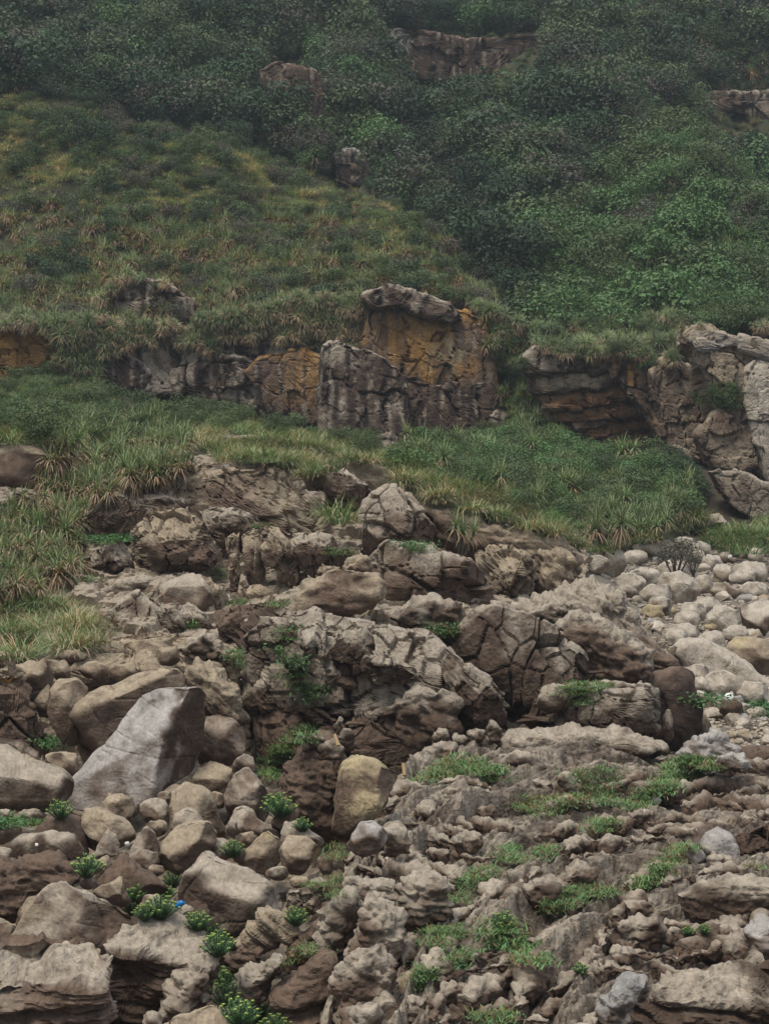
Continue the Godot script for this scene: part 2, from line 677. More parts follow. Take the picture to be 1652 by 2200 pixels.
# ---------- the rocks, from the sea up to the hill ----------
func boulder_field() -> void:
	var V := "boulder"
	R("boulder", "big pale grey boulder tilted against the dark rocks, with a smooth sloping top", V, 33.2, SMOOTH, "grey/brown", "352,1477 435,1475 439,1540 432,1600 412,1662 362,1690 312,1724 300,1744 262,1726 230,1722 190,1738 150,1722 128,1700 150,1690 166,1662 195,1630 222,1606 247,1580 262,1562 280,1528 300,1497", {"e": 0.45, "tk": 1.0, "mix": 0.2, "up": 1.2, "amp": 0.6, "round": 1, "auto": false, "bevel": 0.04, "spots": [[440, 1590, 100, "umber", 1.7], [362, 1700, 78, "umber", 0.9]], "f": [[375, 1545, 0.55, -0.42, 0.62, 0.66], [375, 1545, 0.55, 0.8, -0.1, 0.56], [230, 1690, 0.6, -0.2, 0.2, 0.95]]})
	R("boulder", "squat brown grey boulder wedged right of the big pale boulder", V, 34.4, SMOOTH, "pale/brown", "440,1540 470,1532 500,1543 527,1565 531,1602 515,1642 470,1652 426,1645 430,1600", {"up": 0.5, "mix": -0.15})
	R("boulder", "long tan slab rising behind the big pale boulder", V, 36.6, SMOOTH, "tan/brown", "150,1506 230,1474 300,1440 345,1427 382,1432 404,1470 395,1505 320,1540 265,1580 225,1625 198,1652 172,1638 155,1575", {"e": 0.5, "f": [[250, 1495, 0.7, -0.25, 0.85, 0.46], [250, 1505, 0.7, 0.3, -0.1, 0.95]], "mix": 0.1})
	R("boulder", "tall rounded tan boulder left of the long tan slab", V, 36.2, SMOOTH, "tan/brown", "126,1462 165,1457 192,1478 175,1510 162,1560 165,1610 142,1600 115,1558 101,1520 105,1490", {"mix": -0.05})
	R("boulder", "narrow upright rock between the block wall and the rounded tan boulder", V, 36.8, SMOOTH, "tan/brown", "72,1512 90,1480 106,1469 112,1500 108,1540 85,1540")
	R("boulder", "broad low boulder with a bleached top and dark front at the left edge", V, 31.9, SMOOTH, "pale/umber", "-70,1606 -20,1594 35,1597 60,1614 100,1634 140,1655 158,1680 150,1716 112,1738 40,1744 -70,1742", {"e": 0.5, "f": [[60, 1664, 0.85, 0.15, 0.86, 0.48], [60, 1664, 0.85, 0.05, -0.12, 0.99]], "mix": -0.05, "up": 1.0})
	R("boulder", "brown block behind the broad low boulder", V, 33.4, SMOOTH, "tan/brown", "96,1624 130,1613 165,1617 175,1645 168,1672 150,1670 130,1660")
	B(-12, 1738, 32, 1766, "pale/brown", "small pale stone under the broad low boulder beside ground grass", {"D": 30.9})
	B(38, 1737, 99, 1764, "pale/brown", "flat pale stone under the broad low boulder", {"D": 31.0})
	R("boulder", "tan boulder with two humps below the big pale boulder", V, 29.8, SMOOTH, "tan/brown", "170,1766 186,1740 211,1733 240,1745 266,1757 291,1780 294,1802 276,1816 240,1824 205,1830 184,1818 172,1792", {"mix": 0.25})
	B(215, 1705, 291, 1768, "tan/brown", "tan block leaning on the foot of the big pale boulder", {"D": 31.2, "mix": 0.1})
	B(302, 1714, 364, 1774, "pale/brown", "wrinkled pale brown stone at the right foot of the big pale boulder", {"D": 30.9})
	B(338, 1698, 374, 1730, "tan/brown", "small stone tucked under the dark side of the big pale boulder", {"D": 32.2})
	R("boulder", "tan boulder with wavy yellow layers in the middle of the boulder field", V, 31.0, SMOOTH, "tan/brown", "368,1705 395,1684 430,1692 450,1705 466,1740 486,1782 482,1812 440,1812 400,1800 363,1804 359,1760", {"mix": 0.25, "f": [[405, 1720, 0.8, -0.2, 0.6, 0.75], [450, 1750, 0.7, 0.7, 0.2, 0.65]], "spots": [[395, 1712, 24, "yellow"]]})
	R("boulder", "pale wedge lying on the layered tan boulder", V, 30.2, SMOOTH, "pale/brown", "366,1790 378,1750 400,1732 425,1742 446,1775 440,1800 400,1812 370,1812")
	R("boulder", "flat topped tan boulder with an ochre face under the squat brown boulder", V, 33.2, SMOOTH, "tan/brown", "412,1676 425,1650 450,1640 500,1650 500,1682 482,1708 440,1704 414,1694", {"f": [[455, 1668, 0.75, -0.1, 0.9, 0.4], [450, 1668, 0.75, -0.1, -0.1, 0.99]], "spots": [[465, 1685, 16, "ochre"]]})
	R("boulder", "tall smooth egg shaped boulder in the middle of the boulder field", V, 31.5, SMOOTH, "pale/brown", "478,1726 489,1682 510,1656 530,1648 549,1665 571,1692 579,1722 577,1758 560,1774 530,1766 490,1752", {"mix": -0.1, "f": []})
	R("boulder", "upright stone behind the egg shaped boulder", V, 33.6, SMOOTH, "pale/brown", "498,1652 509,1625 525,1616 546,1625 552,1654 530,1668 505,1668")
	R("boulder", "grey brown boulder with a curved ridge right below the egg shaped boulder", V, 30.0, SMOOTH, "pale/brown", "490,1774 500,1740 520,1730 546,1742 576,1775 604,1798 596,1814 550,1812 508,1812", {"mix": -0.1})
	R("boulder", "dark block beside the bright spurge under the pitted ridge", V, 30.3, SMOOTH, "brown/umber", "582,1762 600,1743 640,1737 646,1765 640,1794 610,1796 588,1784", {"mix": 0.2})
	R("boulder", "oblong brown slab tilted below the pale cracked rock", V, 29.2, SMOOTH, "pale/brown", "602,1792 613,1763 640,1765 690,1800 697,1812 686,1822 640,1812", {"e": 0.45, "f": [[645, 1785, 0.8, 0.25, 0.85, 0.5], [645, 1795, 0.8, -0.1, -0.1, 0.99]]})
	R("boulder", "yellow brown wedge with a sharp ridge in front of the grey brown boulder", V, 28.6, SMOOTH, "tan/brown", "512,1858 540,1810 575,1781 602,1800 606,1850 574,1876 540,1872", {"e": 0.5, "f": [[572, 1800, 0.9, -0.6, 0.5, 0.62], [572, 1800, 0.9, 0.75, 0.0, 0.66]], "spots": [[570, 1800, 30, "yellow"]]})
	R("boulder", "yellow stained angular block left of the rock platform", V, 28.3, SMOOTH, "tan/brown", "597,1830 620,1794 660,1800 692,1822 692,1842 668,1858 652,1880 625,1884 604,1852", {"e": 0.5, "spots": [[672, 1835, 22, "ochre"], [630, 1830, 30, "yellow"]]})
	R("boulder", "large tan boulder with a domed top and brown underside", V, 28.5, SMOOTH, "tan/brown", "336,1852 350,1815 375,1780 410,1764 452,1762 468,1790 464,1812 422,1848 382,1878 345,1870", {"f": [[410, 1800, 0.8, -0.3, 0.65, 0.7], [430, 1810, 0.8, 0.6, -0.45, 0.66]], "mix": 0.15})
	R("boulder", "brown peaked stone right of the two humped boulder", V, 29.3, SMOOTH, "pale/brown", "276,1836 300,1792 316,1774 336,1790 344,1822 338,1846 300,1848", {"f": [[316, 1800, 0.8, -0.6, 0.3, 0.7], [316, 1800, 0.8, 0.6, 0.2, 0.7]]})
	B(314, 1760, 362, 1798, "tan/brown", "tan stone above the brown peaked stone", {"D": 30.3})
	R("boulder", "pale pointed stone standing on end before the two humped boulder", V, 28.2, SMOOTH, "pale/brown", "206,1828 220,1795 232,1780 249,1795 259,1815 257,1836 230,1845 208,1842", {"f": [[232, 1810, 0.7, -0.5, 0.3, 0.8], [232, 1810, 0.7, 0.5, 0.3, 0.8]], "mix": 0.15})
	R("boulder", "smooth dark brown hump left of the two humped boulder", V, 29.7, SMOOTH, "brown/umber", "66,1800 84,1775 104,1756 130,1749 172,1753 182,1776 188,1800 192,1835 140,1850 80,1845", {"mix": 0.25, "auto": false})
	R("boulder", "wide sagging brown boulder below the smooth dark hump", V, 28.4, SMOOTH, "pale/umber", "8,1818 40,1796 80,1786 120,1784 160,1793 188,1830 176,1848 120,1852 60,1850 14,1848", {"mix": -0.35, "auto": false})
	B(-25, 1770, 52, 1816, "tan/brown", "tan stone with pale front at the left edge beside ground grass", {"D": 29.4, "mix": 0.2})
	B(-14, 1818, 30, 1856, "pale/brown", "grey brown stone at the left edge under the tan stone", {"D": 27.9})
	R("layered_rock", "dark pitted layered rock at the left edge behind the round boulder", "rock", 27.2, KNOBBY, "brown/umber", "-60,1850 0,1840 40,1850 75,1835 130,1832 166,1850 192,1876 188,1902 152,1908 120,1905 92,1935 60,1976 0,1990 -60,1990", {"mix": 0.25, "cs": 0.3, "e": 0.6})
	R("boulder", "large round smooth boulder with a pale left face and brown right side", V, 25.6, SMOOTH, "pale/brown", "20,2040 40,1990 60,1958 90,1920 110,1899 140,1890 166,1904 190,1911 226,1924 262,1950 284,1982 284,2008 252,2034 222,2062 180,2066 100,2052 40,2052", {"e": 0.55, "mix": -0.02, "f": [[140, 1985, 0.85, -0.25, 0.38, 0.89], [185, 1960, 0.85, 0.62, 0.12, 0.77]], "tk": 0.8, "spots": [[90, 1990, 60, "tan"], [245, 1985, 55, "brown"]]})
	R("boulder", "rough tan rock peeping out left of the large round boulder", V, 26.3, SMOOTH, "tan/brown", "33,1968 60,1925 86,1924 84,1960 55,2005 35,2000")
	B(-20, 1980, 40, 2048, "tan/brown", "tan stone at the left edge against the large round boulder", {"D": 25.9})
	B(-30, 1970, 20, 2005, "pale/brown", "pale stone at the left edge above the tan stone", {"D": 26.5})
	R("boulder", "brown upright stone with spurge on its left", V, 27.9, SMOOTH, "tan/brown", "203,1884 210,1850 230,1832 241,1850 238,1878 215,1896")
	R("boulder", "dark brown boulder under the large tan dome", V, 27.6, SMOOTH, "brown/umber", "204,1898 225,1870 265,1838 292,1850 322,1875 348,1900 372,1918 350,1938 300,1938 262,1915 228,1908", {"mix": 0.3})
	B(278, 1824, 346, 1880, "pale/brown", "pale brown stone left of the large tan dome", {"D": 28.5})
	B(318, 1858, 356, 1884, "tan/brown", "small yellow brown stone under the large tan dome", {"D": 27.9})
	R("boulder", "angular brown block behind the round boulder beside tall spurge", V, 26.7, SMOOTH, "tan/brown", "199,1918 220,1900 262,1884 271,1915 279,1940 250,1952 224,1932", {"e": 0.5})
	B(174, 1880, 206, 1912, "pale/brown", "small pale stone against the crown of the large round boulder", {"D": 26.9})
	B(298, 1922, 352, 1968, "pale/brown", "pale stone half hidden in the spurge", {"D": 26.6})
	B(332, 1950, 408, 2004, "brown/umber", "dark reddish stone in front of the spurge and the blue litter", {"D": 25.9, "mix": 0.35})
	R("boulder", "massive brown boulder with a bleached pitted top in the lower middle", V, 26.1, SMOOTH, "pale/umber", "372,1962 390,1900 410,1860 435,1826 460,1840 490,1855 530,1868 570,1890 607,1920 612,1945 607,1962 560,1985 520,2000 480,2020 440,1996 400,1990", {"e": 0.5, "up": 1.0, "mix": -0.15, "f": [[500, 1905, 0.8, 0.2, 0.72, 0.66], [480, 1930, 0.85, 0.0, -0.05, 1.0], [420, 1920, 0.7, -0.55, 0.2, 0.8]], "spots": [[540, 1890, 50, "pale"], [490, 1905, 30, "grey"]]})
	R("layered_rock", "tan layered rock fanning out below the massive brown boulder", "rock", 25.3, LAYERED, "tan/brown", "503,2026 530,1980 580,1950 607,1957 642,1985 650,2002 612,2026 580,2040 535,2050", {"cs": 0.2, "bed": Vector3(0.6, 0.75, 0.1).normalized(), "mix": 0.3})
	R("layered_rock", "brown slab right of the massive brown boulder", "rock", 27.1, JOINTED, "pale/brown", "608,1950 615,1910 650,1898 690,1888 716,1900 694,1936 664,1980 630,1978", {"cs": 0.9})
	B(570, 1862, 622, 1892, "pale/brown", "small grey brown stone under the yellow stained block", {"D": 27.6})
	B(620, 1880, 664, 1908, "tan/brown", "tan stone beside the grass at the foot of the rock platform", {"D": 27.5})
	B(684, 1842, 716, 1880, "brown/umber", "dark squarish stone in the grass left of the rock platform", {"D": 27.4, "mix": 0.3})
	B(486, 1762, 512, 1798, "pale/brown", "narrow pale stone behind a small spurge", {"D": 29.2})
	B(505, 1786, 560, 1822, "tan/brown", "tan stone behind the yellow brown wedge", {"D": 29.3})
	B(444, 1800, 506, 1848, "pale/brown", "grey stone between the tan dome and the wedge", {"D": 28.8})
	B(502, 1818, 528, 1858, "pale/brown", "small upright stone left of the wedge", {"D": 28.4})
	B(448, 1700, 484, 1742, "tan/brown", "tan stone between the layered boulder and the egg shaped boulder", {"D": 31.6})
	R("layered_rock", "dark fluted rock with a ribbed flat top at the lower left", "rock", 24.0, LAYERED, "pale/umber", "232,2046 258,2000 292,1985 350,1974 400,1969 436,1984 440,2040 428,2066 402,2094 372,2124 344,2164 306,2200 250,2215 232,2150 226,2090", {"f": [[330, 2035, 0.8, 0.25, 0.9, 0.36], [330, 2040, 0.8, 0.0, -0.15, 0.99]], "up": 1.2, "mix": -0.25, "cs": 0.2, "amp": 1.7})
	R("layered_rock", "knobbly ridge of brown rock between two gullies of spurge", "rock", 23.5, KNOBBY, "pale/umber", "338,2182 368,2114 400,2070 440,2038 482,2044 488,2072 468,2104 462,2156 430,2178 380,2200", {"cs": 0.3, "mix": -0.05})
	R("layered_rock", "cluster of dark broken rock under the layered fan", "rock", 24.5, KNOBBY, "brown/umber", "482,2066 500,2030 522,2022 562,2030 566,2066 524,2088 494,2090", {"mix": 0.3, "cs": 0.25})
	R("layered_rock", "spiky knobbed brown rock above the bottom spurge", "rock", 23.8, KNOBBY, "pale/umber", "492,2140 520,2088 560,2062 600,2040 628,2044 614,2084 596,2118 586,2150 540,2166 500,2160", {"cs": 0.2, "mix": -0.1})
	R("layered_rock", "pitted ledge of pale layered rock in the bottom left corner", "rock", 22.9, LAYERED, "pale/brown", "-70,2052 0,2034 50,2038 120,2038 180,2044 204,2062 237,2092 244,2190 206,2240 -70,2240", {"f": [[90, 2090, 0.8, 0.1, 0.93, 0.34], [90, 2125, 0.85, 0.05, -0.05, 1.0]], "up": 1.1, "mix": -0.1, "cs": 0.2, "amp": 2.0, "bed": Vector3(-0.12, 0.95, 0.3).normalized()})
	R("boulder", "smooth tan boulder cut off by the bottom edge", V, 22.2, SMOOTH, "tan/brown", "343,2216 370,2186 420,2171 450,2159 482,2164 522,2180 550,2204 545,2260 346,2260", {"mix": 0.35})
	B(305, 2172, 352, 2215, "pale/brown", "small stone at the bottom edge left of the smooth tan boulder", {"D": 22.6})
	R("layered_rock", "brown slope of thin rock layers left of the platform columns", "rock", 23.7, LAYERED, "brown/umber", "572,2190 600,2130 640,2088 690,2036 720,2050 722,2120 716,2210 664,2250 572,2250", {"mix": 0.35, "cs": 0.2, "bed": Vector3(-0.3, 0.93, 0.25).normalized()})
	R("layered_rock", "brown shelf with thin grass left of the platform columns", "rock", 25.3, LAYERED, "brown/umber", "606,2066 640,2010 690,1976 716,1990 712,2050 660,2090 620,2096", {"mix": 0.4, "cs": 0.2})

func left_shelf() -> void:
	holder("shelf", "rock_shelf", "tan block shelf on the left above the boulders, its wall dark brown", "rock shelf", at(60, 1600, 36))
	var o := {"in": "shelf", "cs": 0.8}
	R("rock_wall", "dark brown block wall", "", 36.4, JOINTED, "brown/umber", "-60,1470 0,1452 40,1452 62,1490 82,1540 110,1600 116,1650 60,1655 -60,1655", {"in": "shelf", "mix": 0.35, "cs": 1.1})
	R("rock_block", "", "", 36.2, JOINTED, "tan/brown", "-50,1440 0,1434 32,1440 40,1460 20,1480 -50,1482", {"in": "shelf", "mix": 0.3, "spots": [[15, 1468, 22, "ochre"]]})
	R("rock_block", "", "", 36.9, SMOOTH, "tan/brown", "22,1428 60,1417 96,1424 114,1446 110,1476 62,1486 38,1468", {"in": "shelf"})
	R("rock_block", "", "", 37.9, SMOOTH, "tan/brown", "-50,1404 0,1400 30,1402 66,1395 82,1408 66,1430 0,1436 -50,1436", {"in": "shelf", "mix": 0.2})
	R("rock_block", "", "", 37.6, SMOOTH, "tan/brown", "98,1420 140,1417 154,1435 150,1462 124,1460 106,1442", o)
	R("rock_block", "", "", 37.0, SMOOTH, "tan/brown", "60,1478 86,1466 100,1480 96,1510 78,1520 62,1504", {"in": "shelf", "spots": [[80, 1485, 14, "ochre"]]})
	R("rock_crust", "jointed pale crust of the shelf top", "", 40.2, JOINTED, "tan/brown", "70,1440 110,1408 150,1391 250,1375 310,1364 380,1369 430,1372 490,1390 512,1420 516,1450 480,1470 430,1470 380,1462 330,1452 270,1470 210,1490 150,1474", {"in": "shelf", "cs": 0.55, "f": [[300, 1415, 0.6, 0.0, 0.9, 0.43]], "mix": 0.35, "tk": 1.6})
	for b in [[262, 1374, 374, 1412], [335, 1386, 388, 1432], [190, 1384, 250, 1412], [170, 1420, 240, 1460], [232, 1424, 300, 1464], [120, 1396, 190, 1424], [300, 1420, 350, 1460], [430, 1420, 480, 1450]]:
		B(b[0], b[1], b[2], b[3], "tan/brown", "", {"in": "shelf", "name": "rock_lump", "cat": "", "D": 41.0 - (b[3] - 1390) * 0.045, "mix": 0.2})
	R("rock_dome", "knobbed dome on the shelf edge", "", 39.6, KNOBBY, "pale/brown", "380,1390 408,1362 440,1354 472,1370 494,1402 474,1424 430,1428 394,1414", {"in": "shelf", "cs": 0.4})
	R("rock_face", "knobbly slanting face", "", 37.6, KNOBBY, "tan/umber", "386,1446 425,1422 480,1438 508,1480 534,1540 530,1590 500,1580 460,1545 440,1530 428,1490", {"in": "shelf", "cs": 0.34, "bed": Vector3(0.7, 0.6, 0.1), "mix": 0.1})
	R("rock_face", "", "", 38.6, KNOBBY, "tan/umber", "470,1400 506,1402 524,1450 532,1540 512,1530 490,1460", {"in": "shelf", "cs": 0.3})

func dark_bluff() -> void:
	holder("bluff", "rock_bluff", "massive dark brown bluff with pale weathered crown in the picture centre", "rock bluff", at(780, 1620, 38))
	var i := "bluff"
	R("rock_mass", "", "", 39.2, JOINTED, "pale/umber", "520,1348 555,1316 620,1308 700,1318 780,1328 870,1348 920,1362 962,1402 1002,1442 1052,1462 1082,1502 1086,1560 1074,1610 1020,1625 930,1650 860,1670 780,1640 700,1610 640,1610 560,1620 530,1600 520,1450", {"in": i, "cs": 1.3, "up": 1.1, "mix": -0.3, "tk": 0.9, "dens": 0.95, "f": [[780, 1420, 0.75, 0.05, 0.62, 0.78], [780, 1500, 0.85, 0.05, 0.1, 0.99]]})
	R("rock_column", "", "", 38.0, JOINTED, "pale/umber", "641,1372 660,1343 692,1334 714,1362 712,1402 694,1432 722,1500 716,1548 688,1544 668,1482 653,1422", {"in": i, "cs": 1.1, "mix": -0.1})
	R("rock_block", "", "", 37.9, JOINTED, "pale/umber", "714,1392 724,1360 760,1344 792,1370 790,1402 772,1442 757,1474 724,1468 710,1430", {"in": i, "cs": 0.9, "mix": -0.3})
	R("rock_block", "", "", 37.6, JOINTED, "pale/umber", "772,1422 810,1398 862,1418 897,1440 904,1468 862,1474 830,1454 788,1460", {"in": i, "cs": 0.9, "mix": -0.3})
	R("rock_block", "", "", 37.6, KNOBBY, "pale/umber", "798,1534 840,1498 900,1472 952,1468 988,1508 990,1564 932,1596 850,1598 818,1566", {"in": i, "cs": 0.7, "up": 0.9, "mix": -0.2, "tk": 0.6})
	R("rock_block", "", "", 37.9, JOINTED, "pale/umber", "944,1410 972,1403 1002,1440 1054,1468 1090,1530 1090,1572 1044,1574 990,1536 962,1482", {"in": i, "cs": 0.8, "mix": -0.3})
	R("rock_block", "", "", 39.4, JOINTED, "pale/umber", "788,1382 830,1348 892,1354 928,1385 934,1414 880,1414 820,1404", {"in": i, "cs": 0.8, "mix": -0.3})
	R("rock_panel", "", "", 38.2, JOINTED, "pale/umber", "520,1362 560,1328 612,1328 642,1380 652,1450 642,1500 580,1496 530,1466", {"in": i, "cs": 1.4, "tk": 0.5})
	R("rock_block", "", "", 37.5, JOINTED, "pale/umber", "612,1364 640,1358 652,1420 648,1462 622,1464 614,1420", {"in": i, "cs": 1.0, "mix": -0.3})
	R("rock_base", "dark base of the bluff", "", 37.9, JOINTED, "brown/umber", "540,1500 640,1496 690,1540 800,1545 830,1580 980,1590 1075,1560 1085,1620 980,1640 870,1690 780,1650 640,1650 550,1640", {"in": i, "cs": 1.2, "mix": -0.2, "tk": 0.5})
	R("rock_finger", "", "", 36.8, KNOBBY, "pale/umber", "710,1590 714,1556 728,1536 742,1548 744,1590 730,1610", {"in": i, "cs": 0.25, "mix": -0.3})
	R("rock_finger", "", "", 36.6, KNOBBY, "pale/umber", "734,1600 738,1572 750,1566 758,1590 752,1610", {"in": i, "cs": 0.25, "mix": -0.3})
	for b in [[1040, 1550, 1078, 1606], [1000, 1560, 1042, 1612], [960, 1570, 1006, 1620], [925, 1565, 966, 1610]]:
		R("rock_finger", "", "", 37.0, KNOBBY, "pale/umber", "%d,%d %d,%d %d,%d %d,%d %d,%d" % [b[0], b[3], b[0] + 6, b[1] + 10, (b[0] + b[2]) / 2, b[1], b[2], b[1] + 14, b[2], b[3]], {"in": i, "cs": 0.3, "mix": -0.1})
	R("rock_crown", "", "", 41.5, KNOBBY, "pale/umber", "826,1326 870,1295 930,1281 992,1294 1004,1330 988,1384 940,1396 900,1376 860,1350", {"in": i, "cs": 0.4, "up": 1.0})
	holder("ridge1", "pitted_ridge", "dark pitted rock ridge in front of the central bluff", "rock ridge", at(660, 1790, 31))
	R("rock_ridge", "", "", 31.2, KNOBBY, "brown/umber", "590,1740 612,1650 650,1590 680,1571 722,1588 742,1610 752,1650 746,1720 735,1795 700,1812 650,1790 606,1765", {"in": "ridge1", "cs": 0.3, "mix": 0.1, "up": 0.9})
	for b in [[650, 1572, 700, 1612], [690, 1590, 740, 1630], [655, 1620, 705, 1660], [700, 1640, 745, 1690], [625, 1650, 670, 1700]]:
		R("rock_knob", "", "", 30.9, KNOBBY, "pale/umber", "%d,%d %d,%d %d,%d %d,%d %d,%d" % [b[0], b[3], b[0], b[1] + 12, (b[0] + b[2]) / 2, b[1], b[2], b[1] + 14, b[2] - 4, b[3]], {"in": "ridge1", "cs": 0.2, "mix": -0.15})
	R("cracked_rock", "pale yellow cracked rock between the pitted ridge and the platform", "rock", 30.5, SMOOTH, "yellow/brown", "714,1805 720,1720 735,1640 760,1619 802,1634 842,1654 856,1672 836,1705 814,1745 776,1790 744,1816", {"e": 0.4, "bevel": 0.03, "cuts": 9, "mix": 0.15, "up": 0.6, "f": [[775, 1690, 0.8, -0.1, 0.25, 0.96]], "spots": [[765, 1670, 45, "yellow"], [735, 1770, 40, "brown"]]})
	holder("slope", "rock_slope", "dark brown rock slope right of the central bluff with a knobbly pale crest", "rock slope", at(1200, 1560, 42))
	R("rock_mass", "", "", 41.6, JOINTED, "pale/umber", "985,1350 1028,1304 1062,1298 1130,1318 1200,1356 1262,1400 1280,1450 1254,1484 1184,1504 1164,1575 1095,1575 1082,1500 1002,1442 960,1405", {"in": "slope", "cs": 1.6, "up": 0.8, "mix": -0.35, "bed": Vector3(1, 0.6, 1), "f": [[1110, 1390, 0.8, 0.3, 0.5, 0.8]]})
	R("rock_crest", "", "", 42.0, KNOBBY, "pale/brown", "1000,1372 1028,1308 1058,1298 1080,1330 1060,1400 1020,1420", {"in": "slope", "cs": 0.4, "bed": Vector3(0.8, 0.3, 0.1)})
	R("rock_mass", "", "", 43.4, KNOBBY, "pale/brown", "1178,1342 1230,1316 1292,1328 1342,1350 1388,1390 1402,1432 1394,1476 1320,1490 1268,1470 1250,1412 1208,1372", {"in": "slope", "cs": 0.5, "mix": -0.1})
	R("rock_crest", "", "", 46.5, KNOBBY, "pale/brown", "1090,1316 1150,1278 1222,1248 1272,1243 1332,1268 1374,1330 1414,1380 1444,1420 1470,1450 1420,1456 1390,1410 1340,1370 1290,1350 1220,1332 1150,1330", {"in": "slope", "cs": 0.5, "bed": Vector3(0.75, 0.65, 0.1), "spots": [[1250, 1265, 30, "yellow"]]})
	R("rock_crest", "", "", 45.0, KNOBBY, "pale/umber", "1100,1318 1160,1296 1230,1290 1280,1320 1290,1345 1220,1345 1150,1340", {"in": "slope", "cs": 0.4, "bed": Vector3(0.6, 0.75, 0.1)})
	R("rock_flank", "", "", 44.6, LAYERED, "brown/umber", "1330,1360 1380,1370 1430,1410 1475,1446 1450,1480 1400,1470 1370,1420", {"in": "slope", "mix": 0.2})
	R("boulder", "low dark boulder with grass on its ledge in front of the rock slope", "boulder", 38.6, JOINTED, "pale/umber", "1136,1556 1158,1490 1190,1468 1250,1464 1330,1474 1392,1480 1424,1500 1430,1555 1424,1615 1350,1612 1250,1606 1160,1590", {"cs": 1.3, "mix": -0.25, "up": 0.9, "tk": 0.8})
	R("rock_slab", "brown slab lying on the low dark boulder beside grass", "rock", 38.9, KNOBBY, "pale/umber", "1280,1482 1300,1466 1340,1464 1368,1478 1340,1492 1300,1494", {"cs": 0.4, "mix": -0.1})
	R("rock_slab", "curved brown slab on the left end of the low dark boulder", "rock", 38.3, JOINTED, "pale/umber", "1150,1516 1168,1478 1200,1468 1275,1480 1276,1494 1220,1510 1180,1530", {"cs": 1.2, "mix": -0.1})
	R("boulder", "smooth almost black upright boulder at the edge of the pebble beach", "boulder", 39.6, SMOOTH, "brown/dark", "1398,1446 1440,1432 1480,1442 1498,1485 1508,1560 1492,1608 1430,1614 1412,1560 1402,1500", {"mix": -0.35, "auto": false, "up": 0.9})
	B(1418, 1522, 1446, 1600, "pale/umber", "narrow dark stone between the low boulder and the black boulder", {"D": 38.9, "mix": -0.2})
	R("boulder", "brown rounded stone leaning on the right of the black boulder", "boulder", 39.8, SMOOTH, "tan/umber", "1486,1600 1496,1550 1510,1530 1526,1560 1534,1590 1520,1606")

